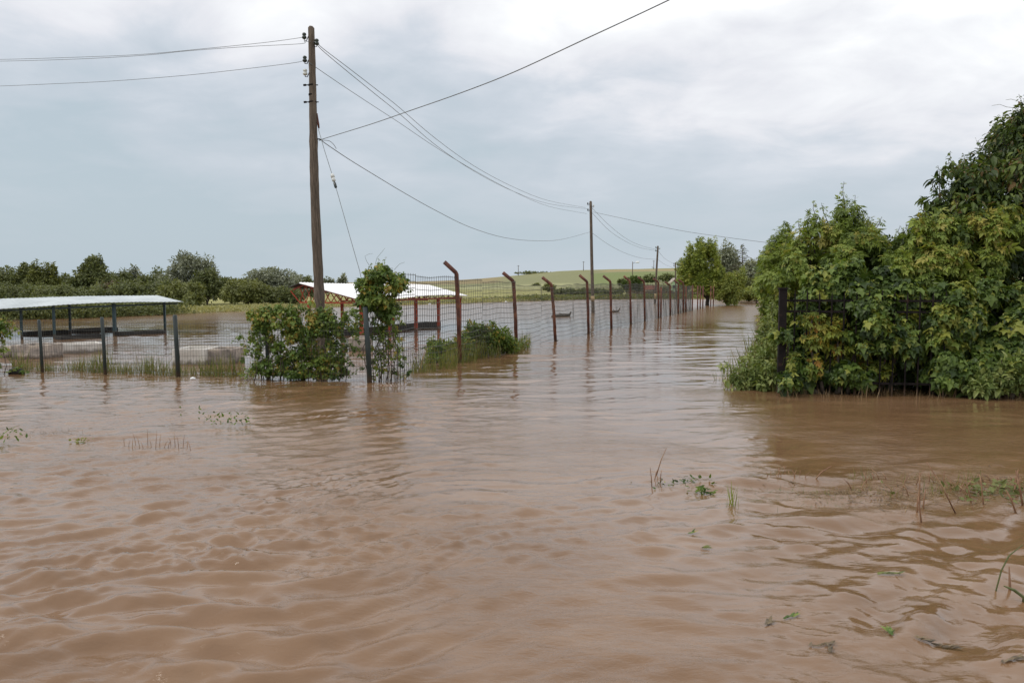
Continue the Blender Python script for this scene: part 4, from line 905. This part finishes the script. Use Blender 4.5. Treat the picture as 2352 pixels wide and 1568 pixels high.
pe, pa, pb = pole('tall near wooden pole with insulators and iron bands rising from the vines', 738, 850, 713, 66, PD, .152, .082)
def along(y): s = (pa[2] - zat(y, PD)) / (pa[2] - pb[2]); return pa + (pb - pa) * s, .152 + (.082 - .152) * s
def insulator(parent, c_, direction, m_='darkcer', sc=1.0):
    mb = MB(); c_ = np.array(c_, float); d = np.array(direction, float)
    mb.tube([c_ - np.array([0, 0, .075 * sc]), c_ - np.array([0, 0, .05 * sc]), c_ - np.array([0, 0, .02 * sc]), c_ + np.array([0, 0, .015 * sc]), c_ + np.array([0, 0, .03 * sc]), c_ + np.array([0, 0, .07 * sc]), c_ + np.array([0, 0, .085 * sc])],
            [.035 * sc, .062 * sc, .058 * sc, .035 * sc, .055 * sc, .045 * sc, .02 * sc], 12)
    o = mb.build('insulator', M[m_], parent)
    hk = MB(); hk.tube([c_ - np.array([0, 0, .07 * sc]), c_ - np.array([0, 0, .11 * sc]), c_ - d * .5 - np.array([0, 0, .12 * sc]), c_ - d], .012, 6)
    h_ = hk.build('hook', M['darkiron'], o); h_.location = -(o.location + parent.location)
    return c_
INS = {}
for key, y, sx_, m_ in (('a', 84, -1, 'darkcer'), ('b', 98, 1, 'darkcer'), ('c', 137, -1, 'darkcer'), ('d', 167, -1, 'ceramic')):
    q, r = along(y); c_ = q + np.array([sx_ * (r + .075), -.03, 0]); INS[key] = insulator(pe, c_, np.array([sx_ * .11, 0, 0]), m_)
for y in (196, 218, 235):
    q, r = along(y); mb = MB(); mb.tube([q - np.array([0, 0, .02]), q + np.array([0, 0, .02])], r + .008, 16)
    if y != 218: mb.tube([q + np.array([-r - .12, -.02, 0]), q + np.array([r + .06, -.02, .0])], .014, 6); mb.tube([q + np.array([-r - .13, -.02, -.005]), q + np.array([-r - .06, -.02, .0])], .028, 6)
    mb.build('iron_band', M['darkiron'], pe)
q, r = along(320); mb = MB(); mb.tube([q, q + np.array([r + .05, -.03, 0]), q + np.array([r + .10, -.04, -.03])], .016, 6); hook320 = q + np.array([r + .10, -.04, -.03]); mb.build('hook', M['darkiron'], pe)
q, r = along(288); mb = MB(); mb.tube([q + np.array([r + .005, -.02, .30]), q + np.array([r + .03, -.03, .02]), q + np.array([r + .045, -.03, -.08])], [.010, .03, .02], 8); guytop = q + np.array([r + .045, -.03, -.08]); mb.build('guy_clamp', M['rust'], pe)

def pole_far(label, px0, y0, px1, y1, D, r, band=None):
    e, a, b = pole(label, px0, y0, px1, y1, D, r, r * .75, False)
    if band:
        f0 = (zat(band[0], D) - a[2]) / (b[2] - a[2]); f1 = (zat(band[1], D) - a[2]) / (b[2] - a[2]); rr_ = r + .012
        mb = MB(); mb.tube([a + (b - a) * f0, a + (b - a) * f1], rr_, 10); mb.build('painted_band', M['cream'], e)
    return e, a, b
p2 = pole_far('second wooden pole with a pale painted foot standing in the flooded field', 1362, 718, 1356.5, 464, 63.6, .135, (691, 679))
p3 = pole_far('third wooden pole, leaning slightly right, with a pale painted foot', 1504, 697, 1511, 566, 92, .13, (687, 674))
p4 = pole_far('fourth wooden pole half hidden by the maple', 1553, 688, 1551, 604, 117, .12)
for e_, a_, b_ in (p2, p3, p4):
    for k, (f, sx_) in enumerate(((.985, -1), (.965, 1), (.93, -1))):
        q = a_ + (b_ - a_) * f; insulator(e_, q + np.array([sx_ * .22, -.03, 0]), np.array([sx_ * .12, 0, 0]), 'ceramic' if k == 1 else 'darkcer', 1.0)
def small_pole(label, px, y0, y1, D, r=.14, lamp=False, cat='utility pole'):
    a = at(px, y0, D); b = at(px, y1, D); g0 = gz(a[0], D)
    e = empty('street_lamp' if lamp else 'utility_pole', (a[0], D, g0), label, 'street lamp' if lamp else cat, None if lamp else 'wooden poles carrying the overhead wires')
    mb = MB(); mb.tube([(a[0], D, min(g0, a[2]) - .3), (a[0], D, b[2])], [r, r * .7], 8); mb.build('shaft', M['wood'], e)
    mb = MB()
    if lamp:
        mb.tube([(a[0], D, b[2] - .5), (a[0] + .9, D, b[2] - .2)], .05, 6); mb.build('arm', M['darkiron'], e)
        mb = MB(); z = b[2] - .2; x = a[0]; mb.tube([(x + .8, D, z), (x + 1.1, D, z + .05), (x + 1.7, D, z + .1), (x + 2.0, D, z + .05)], [.08, .22, .26, .08], 8); mb.build('lamp_head', M['white'], e)
    else:
        mb.box((a[0], D - .1, b[2] - .5), (1.6, .12, .14)); mb.build('crossarm', M['wood'], e)
small_pole('distant pole with a white street lamp head on the green slope', 1452.7, 640, 601, 240, .14, True)
small_pole('tiny distant pole beside the ridge hedge left of the second pole', 1190.5, 634, 609, 480, .2)
small_pole('tiny distant pole on the hill between ridge hedge and second pole', 1340, 627, 600, 480, .2)
small_pole('tiny distant pole on the ridge just left of the third pole', 1501.5, 622, 598, 480, .2)

def wire(label, pts, r=.006, sag_pts=True, n=40, cat='overhead wire', group='overhead wires strung from pole to pole'):
    """pts: world points; a smooth curve through them"""
    pts = [np.array(p_, float) for p_ in pts]
    P = []; m_ = len(pts)
    ex = [2 * pts[0] - pts[1]] + pts + [2 * pts[-1] - pts[-2]]
    for i in range(m_ - 1):
        a, b, c_, d = ex[i:i + 4]
        k = max(4, n // (m_ - 1))
        for j in range(k):
            t_ = j / k; P.append(.5 * ((2 * b) + (-a + c_) * t_ + (2 * a - 5 * b + 4 * c_ - d) * t_ ** 2 + (-a + 3 * b - 3 * c_ + d) * t_ ** 3))
    P.append(pts[-1]); mb = MB(); mb.tube(P, r, 5); o = mb.build('overhead_wire', M['cable'], None)
    return tag(o, label, cat, group)
def sagwire(label, a, b, sag, r=.006, **k):
    a = np.array(a, float); b = np.array(b, float); P = []
    for i in range(13):
        s = i / 12; q = a + (b - a) * s; q[2] -= 4 * sag * s * (1 - s); P.append(q)
    return wire(label, P, r, n=72, **k)
# wires to the left
def depth_line(pix, D0, D1):
    """pixels with the distance varying in 1/D between both ends so that the run is straight in plan"""
    x0, x1 = pix[0][0], pix[-1][0]; out = []
    for (px, py) in pix:
        s = (px - x0) / (x1 - x0); D = 1 / ((1 - s) / D0 + s / D1); out.append(at(px, py, D))
    return out
LD = 27.0
wire('topmost wire leaving the near pole to the left', [INS['a']] + depth_line([(690, 87), (600, 99), (450, 114), (330, 125), (200, 131), (0, 137), (-200, 139)], 21.7, LD), .0065)
wire('second wire leaving the near pole to the left, just under the topmost', [INS['b'], along(99)[0] + np.array([-.13, -.12, 0])] + depth_line([(690, 101), (560, 108), (430, 117.5), (330, 127.5), (180, 136), (0, 141), (-200, 143)], 21.5, LD), .0065)
wire('lowest wire leaving the near pole to the left', [INS['c']] + depth_line([(680, 144), (560, 159), (420, 174), (250, 187), (120, 193), (0, 198), (-200, 204)], 21.7, LD), .0065)
def tw(y): return at(1356, y, 63.6)
wire('upper wire of the close pair from the near pole to the second pole', [INS['b']] + depth_line([(742, 112), (800, 156), (870, 210), (917, 247), (1000, 318), (1090, 382), (1180, 430), (1260, 461), (1345, 477)], 21.8, 63.3), .009)
wire('lower wire of the close pair from the near pole to the second pole', [INS['b']] + depth_line([(736, 112), (790, 158), (860, 215), (917, 261), (1000, 333), (1090, 394), (1180, 440), (1260, 468), (1350, 480)], 21.8, 63.3), .009)
wire('thin wire from the near pole to the second pole, below the close pair', [INS['c']] + depth_line([(724, 154), (790, 199), (860, 245), (920, 284), (1000, 338), (1090, 392), (1180, 440), (1260, 474), (1348, 491)], 21.6, 63.3), .008)
wire('lowest sagging wire from the near pole to the second pole', [hook320] + depth_line([(748, 330), (800, 365), (860, 402), (930, 444), (1000, 483), (1080, 522), (1160, 546), (1230, 553), (1290, 550), (1355, 533)], 21.7, 63.5), .0105)
wire('thick wire rising from the near pole to the top of the photo', [hook320] + depth_line([(740, 320), (850, 286), (940, 255), (1060, 213), (1180, 166), (1340, 92), (1535, 1), (1800, -130)], 21.5, 9.5), .009)
wire('wire from the second pole toward the thicket on the right', depth_line([(1362, 487), (1450, 506), (1560, 529), (1660, 544), (1752, 556), (1840, 566)], 63.5, 45), .014)
for lb, y0, pm, pe_ in (('upper wire between the second and third poles', 478, [(1400, 518), (1440, 549), (1475, 565)], (1508, 573)),
                        ('middle wire between the second and third poles', 489, [(1400, 530), (1440, 556), (1475, 570)], (1508, 576)),
                        ('lowest wire between the second and third poles', 535, [(1400, 563), (1440, 583), (1475, 593)], (1508, 596))):
    wire(lb, depth_line([(1360, y0)] + pm + [pe_], 63.5, 91.8), .012)
for lb, y0, pm, pe_ in (('upper wire between the third and fourth poles', 575, [(1525, 592), (1540, 602)], (1551, 607)),
                        ('lower wire between the third and fourth poles', 596, [(1525, 606), (1540, 613)], (1551, 617))):
    wire(lb, depth_line([(1511, y0)] + pm + [pe_], 91.8, 117), .012)
# guy wire with its strain insulator
ge = empty('guy_wire', guytop, 'slanting guy wire with a strain insulator right of the near pole', 'guy wire')
gpts = depth_line([(732, 300), (746, 348), (765, 408), (785, 478), (806, 552), (826, 622)], 21.5, 19.6)
mb = MB(); mb.tube([guytop] + gpts + [np.array([xat(845, 18.9), 18.95, 1.6])], .0085, 5); mb.build('cable', M['cable'], ge)
g0, g1 = gpts[2], gpts[3]; dg = (g1 - g0) / np.linalg.norm(g1 - g0)
mb = MB(); mb.tube([g0 - dg * .12, g0 - dg * .10, g0 - dg * .02, g0 + dg * .0], [.015, .045, .05, .02], 10); mb.tube([g0 + dg * .01, g0 + dg * .03, g0 + dg * .1, g0 + dg * .12], [.02, .045, .045, .015], 10); mb.build('strain_insulator', M['ceramic'], ge)
mb = MB(); mb.tube([g0 + dg * .13, g0 + dg * .17, g0 + dg * .30, g0 + dg * .33], [.012, .035, .035, .012], 10); mb.build('strain_insulator', M['darkcer'], ge)
tag(wire('short slack wire end curling at the hook on the near pole', [hook320, hook320 + np.array([.2, 0, -.02]), hook320 + np.array([.32, 0, -.12]), hook320 + np.array([.38, 0, -.22])], .008, n=20))

# ------------------------------------------------------------------ floating and flooded small things
def drift(name, label, px, py, n, spread, size, matk, cat='floating plants', T=T_FOLD, up=.5, zr=.04):
    q = wat(px, py); k = int(n * 1.6)
    P = np.column_stack([q[0] + rng.normal(0, spread, k), q[1] + rng.normal(0, spread * .5, k), np.zeros(k)])
    P[:, 2] = waves(P[:, 0], P[:, 1]) + rng.uniform(0, zr, k)
    o = leaves(name, P, rng.normal(size=(k, 3)) * np.array([1, 1, .3]) + np.array([0, 0, up]), rng.normal(size=(k, 3)) * .5 + np.array([0, -.3, 1]), rng.uniform(.6, 1.3, k) * size * .62, T, M[matk], None, rng.normal(.35, .2, k))
    return tag(o, label, cat)
def stalks(name, label, items, matk='straw', cat='dry stalk', r=.006, group=None):
    """items: (px, py, dx, dz) stalks rising from the water"""
    q0 = wat(items[0][0], items[0][1]); e = empty(name, (q0[0], q0[1], 0), label, cat, group)
    for (px, py, dx, dz) in items:
        mb = MB(); q = wat(px, py); m_ = q + np.array([dx * .45, .02, dz * .55]); mb.tube([q - np.array([dx * .2, 0, .08]), m_, q + np.array([dx, .03, dz])], [r, r * .9, r * .5], 5)
        mb.build('stalk', M[matk], e)
    return e
drift('floating_weeds', 'green leafy sprig poking out of the water below the left end of the vine', 533, 978, 26, .22, .11, 'vine', up=1.0, zr=.16)
drift('floating_weeds', 'dark thin sprig in the water left of the leafy sprig', 480, 966, 12, .18, .09, 'vine', up=1.2, zr=.2)
drift('floating_weeds', 'small bright green leaf clump floating near the left edge', 189, 1018, 16, .07, .09, 'bright', zr=.05)
drift('floating_weeds', 'straggly green plant at the left edge of the water', 30, 1015, 20, .16, .1, 'vine', up=1.2, zr=.2)
drift('floating_debris', 'brown mat of drowned twigs near the left edge', 122, 1000, 70, .22, .14, 'far_d', T=T_BLADE, cat='debris')
stalks('dry_reeds', 'thin reddish reeds standing in a swell left of centre', [(px, 1022 + (i % 3) * 5, random.uniform(-.06, .06), random.uniform(.08, .26)) for i, px in enumerate(range(285, 440, 9))], r=.004, cat='reeds')
drift('floating_weeds', 'thin line of drowned weeds reaching right of the paired dry stalks', 1560, 1112, 30, .25, .08, 'hedge', zr=.03)
drift('floating_weeds', 'green weed knot floating right of the dry stalks', 1618, 1130, 26, .07, .09, 'vine', zr=.06)
o = tufts('grass_tuft', 'bright green grass tuft standing alone in the right middle water', 'grass', [(*wat(1682, 1160)[:2], .07, 1)], 14, .3, 0, 'bright', wscale=1.2)
stalks('dry_stalks', 'tall thin dry stalk leaning right with three short ones beside it', [(1508, 1092, .12, .33), (1498, 1120, -.02, .22), (1516, 1112, .02, .16), (1503, 1100, .05, .12)], r=.006)
stalks('dry_stalks', 'reddish dry stalks bunched right of the green tuft line', [(px, 1095 + random.uniform(-5, 8), random.uniform(-.1, .1), random.uniform(.05, .13)) for px in range(1765, 1850, 8)], r=.005)
stalks('dry_stalks', 'pale broken stalk lying slanted near the middle of the shaded water', [(1868, 1102, .22, .16)], r=.009)
stalks('dry_stalks', 'two upright reddish stalks standing in the bright swirl', [(2113, 1165, .0, .36), (2107, 1180, .02, .22), (2117, 1200, -.03, .26), (2121, 1170, .03, .2)], r=.009)
stalks('dry_stalks', 'long pale stalk slanting down to the right beside the bright swirl', [(2192, 1180, -.28, .52)], r=.008)
stalks('dry_stalks', 'short pale stalks right of the long slanting stalk', [(2232, 1150, -.05, .18), (2260, 1165, -.04, .34), (2225, 1140, -.1, .12), (2205, 1130, .06, .1)], r=.008)
stalks('dry_stalks', 'cluster of pale cut stalks at the right edge of the water', [(2330, 1130, .05, .25), (2338, 1130, .02, .2), (2345, 1135, -.05, .26), (2335, 1175, -.1, .22), (2325, 1140, .1, .2), (2350, 1160, -.06, .3)], r=.011)
stalks('dry_stalks', 'short brown stalk stubs in the shaded water under the hedge', [(px, 1120 + random.uniform(-22, 18), random.uniform(-.12, .12), random.uniform(.04, .16)) for px in range(1960, 2330, 16)], r=.006)
drift('floating_weeds', 'dark green drowned grass line left of the bright swirl', 1830, 1146, 120, .42, .12, 'hedge', T=T_BLADE, zr=.03)
drift('floating_weeds', 'brown and green weed mat above the bright swirl', 2060, 1100, 90, .45, .10, 'far_d', T=T_BLADE, zr=.05)
drift('floating_weeds', 'green drowned weeds along the right edge', 2290, 1135, 110, .35, .12, 'far_b', T=T_FOLD, zr=.06)
T_BLADE2 = (T_BLADE[0] * np.array([1, 9.0, 1]), T_BLADE[1])
def sprig(label, px, py, L_, an, matk, n=10):
    q = wat(px, py); k = n; s = np.linspace(0, 1, k); P = np.column_stack([q[0] + math.cos(an) * L_ * s, q[1] + math.sin(an) * L_ * s, 0 * s]); P[:, 2] = waves(P[:, 0], P[:, 1]) + .012
    o = leaves('floating_sprig', P, np.column_stack([np.full(k, math.cos(an)) + rng.normal(0, .3, k), np.full(k, math.sin(an)) + rng.normal(0, .4, k), rng.uniform(0, .35, k)]), np.tile([0, -.2, 1.], (k, 1)) + rng.normal(0, .2, (k, 3)), rng.uniform(.035, .075, k), T_BLADE2, M[matk])
    tag(o, label, 'floating sprig')
sprig('brown seed head floating at the bottom, left of the green leaf', 1860, 1482, .16, .2, 'far_d'); sprig('hooked brown sprig sticking out beside the brown seed head', 1905, 1500, .1, 1.2, 'far_d')
sprig('olive seed head floating above the brown one', 1800, 1425, .12, .5, 'vine'); sprig('small dark sprig left of the olive seed head', 1758, 1440, .08, .9, 'far_d')
sprig('broad green leaf sprig standing at the bottom right', 2050, 1465, .1, 1.4, 'vine', 18); sprig('thin olive sprig floating flat in mid water', 2015, 1328, .16, -.05, 'far_b')
sprig('tangled brown sprig right of the broad green leaf', 2100, 1468, .26, -.3, 'far_d', 22); sprig('tiny green sprig floating in mid water, the lower one', 1610, 1258, .06, 0, 'far_b')
sprig('tiny green sprig floating in mid water, the upper one', 1580, 1228, .06, .3, 'vine'); sprig('dark brown sprig in the bottom right corner', 2300, 1535, .16, .3, 'far_d')
def reed(label, pts, wl, matk):
    mb = MB(); P = [wat(pts[0][0], pts[0][1])]; D = P[0][1]
    for (px, py) in pts[1:]: P.append(at(px, py, D))
    mb.tube([P[0] - np.array([0, 0, .05])] + P, [wl] * len(P) + [wl * .4], 5); tag(mb.build('reed_stem', M[matk]), label, 'reed')
reed('thin arching green reed at the right edge', [(2288, 1355), (2300, 1310), (2318, 1275), (2350, 1250)], .006, 'stem')
reed('straight brown reed stub at the right edge', [(2320, 1352), (2318, 1300)], .011, 'straw')
reed('broad green blade bending down at the right edge', [(2352, 1372), (2330, 1355), (2306, 1345)], .012, 'stem')
# field debris far out
def log(label, px0, px1, py, r, matk='wood'):
    a = wat(px0, py); b = wat(px1, py - 1.5); mb = MB(); mb.tube([a, (a + b) / 2 + np.array([0, 0, .05]), b + np.array([0, 0, .08])], [r, r * 1.1, r * .7], 8)
    mb.tube([b + np.array([0, 0, .05]), b + np.array([.15, 0, .35])], [.08, .03], 6)
    mb.tube([(a + b) / 2, (a + b) / 2 + np.array([-.1, -.1, .28])], [.06, .02], 6); tag(mb.build('drift_log', M[matk]), label, 'log')
log('dark driftwood with a stub floating behind the third bent post', 1270, 1307, 728, .16, 'bark')
log('small pale driftwood floating right of the second pole', 1402, 1420, 718, .10)
def lump(name, label, cat, px, py, s, mk):
    q = wat(px, py); mb = MB(); mb.tube([q + np.array([-s, 0, -.02]), q + np.array([-s * .7, 0, s * .2]), q + np.array([0, 0, s * .35]), q + np.array([s * .7, 0, s * .2]), q + np.array([s, 0, 0])], [s * .1, s * .4, s * .55, s * .4, s * .1], 8)
    tag(mb.build(name, M[mk]), label, cat)
lump('plastic_bottle', 'white plastic bottle floating in front of the third green post', 'bottle', 443, 871, .07, 'white')
lump('white_float', 'tiny white float near the far shore left of the first bent post', 'float', 987, 699, .14, 'white')
lump('white_float', 'tiny white float near the far shore left of the second bent post', 'float', 1162, 694, .16, 'white')
lump('white_float', 'tiny white float by the far shore right of the second pole', 'float', 1452, 692, .18, 'white')
lump('rubber_tyre', 'dark rounded rubber lump half sunk by the first green post', 'tyre', 38, 858, .2, 'rubber')

# straw, scum and twigs gathered along the fences: nobody could count them
def scum(name, label, pts, n, w_, size, matk):
    pr = np.array(pts, float); u = rng.random(n) * (len(pr) - 1); i = u.astype(int); f = (u - i)[:, None]
    b = pr[i] * (1 - f) + pr[i + 1] * f; b = b + rng.normal(0, 1, (n, 2)) * np.array([.06, w_]) * (0.4 + 1.2 * rng.random((n, 1)))
    keep = vnoise(b[:, 0] * 1.1, b[:, 1] * 1.1, 13) > -.25; b = b[keep]; k = len(b); P = np.column_stack([b, waves(b[:, 0], b[:, 1]) + .006])
    a = rng.uniform(0, 6.28, k)
    o = leaves(name, P, np.column_stack([np.cos(a), np.sin(a), rng.normal(0, .08, k)]), np.tile([0, 0, 1.], (k, 1)) + rng.normal(0, .15, (k, 3)), rng.uniform(.4, 1.3, k) * size, (T_BLADE[0] * np.array([1, 3.0, 1]), T_BLADE[1]), M[matk], None, rng.normal(.6, .3, k))
    return tag(o, label, 'floating straw', kind='stuff')
scum('floating_straw', 'scum and straw caught along the foot of the green post fence', [gp(p) + np.array([0, -.10]) for p in range(0, 850, 40)], 2600, .07, .10, 'straw_leaf')
scum('floating_straw', 'bits of straw drifting along the foot of the black iron fence', [wat(p, 903)[:2] for p in range(1790, 2360, 40)], 1800, .10, .10, 'straw_leaf')
scum('floating_straw', 'loose straw drifting among the stalks in the right foreground', [wat(p, 1120 + 18 * math.sin(p * .01))[:2] for p in range(1740, 2360, 40)], 1500, .28, .08, 'straw_leaf')
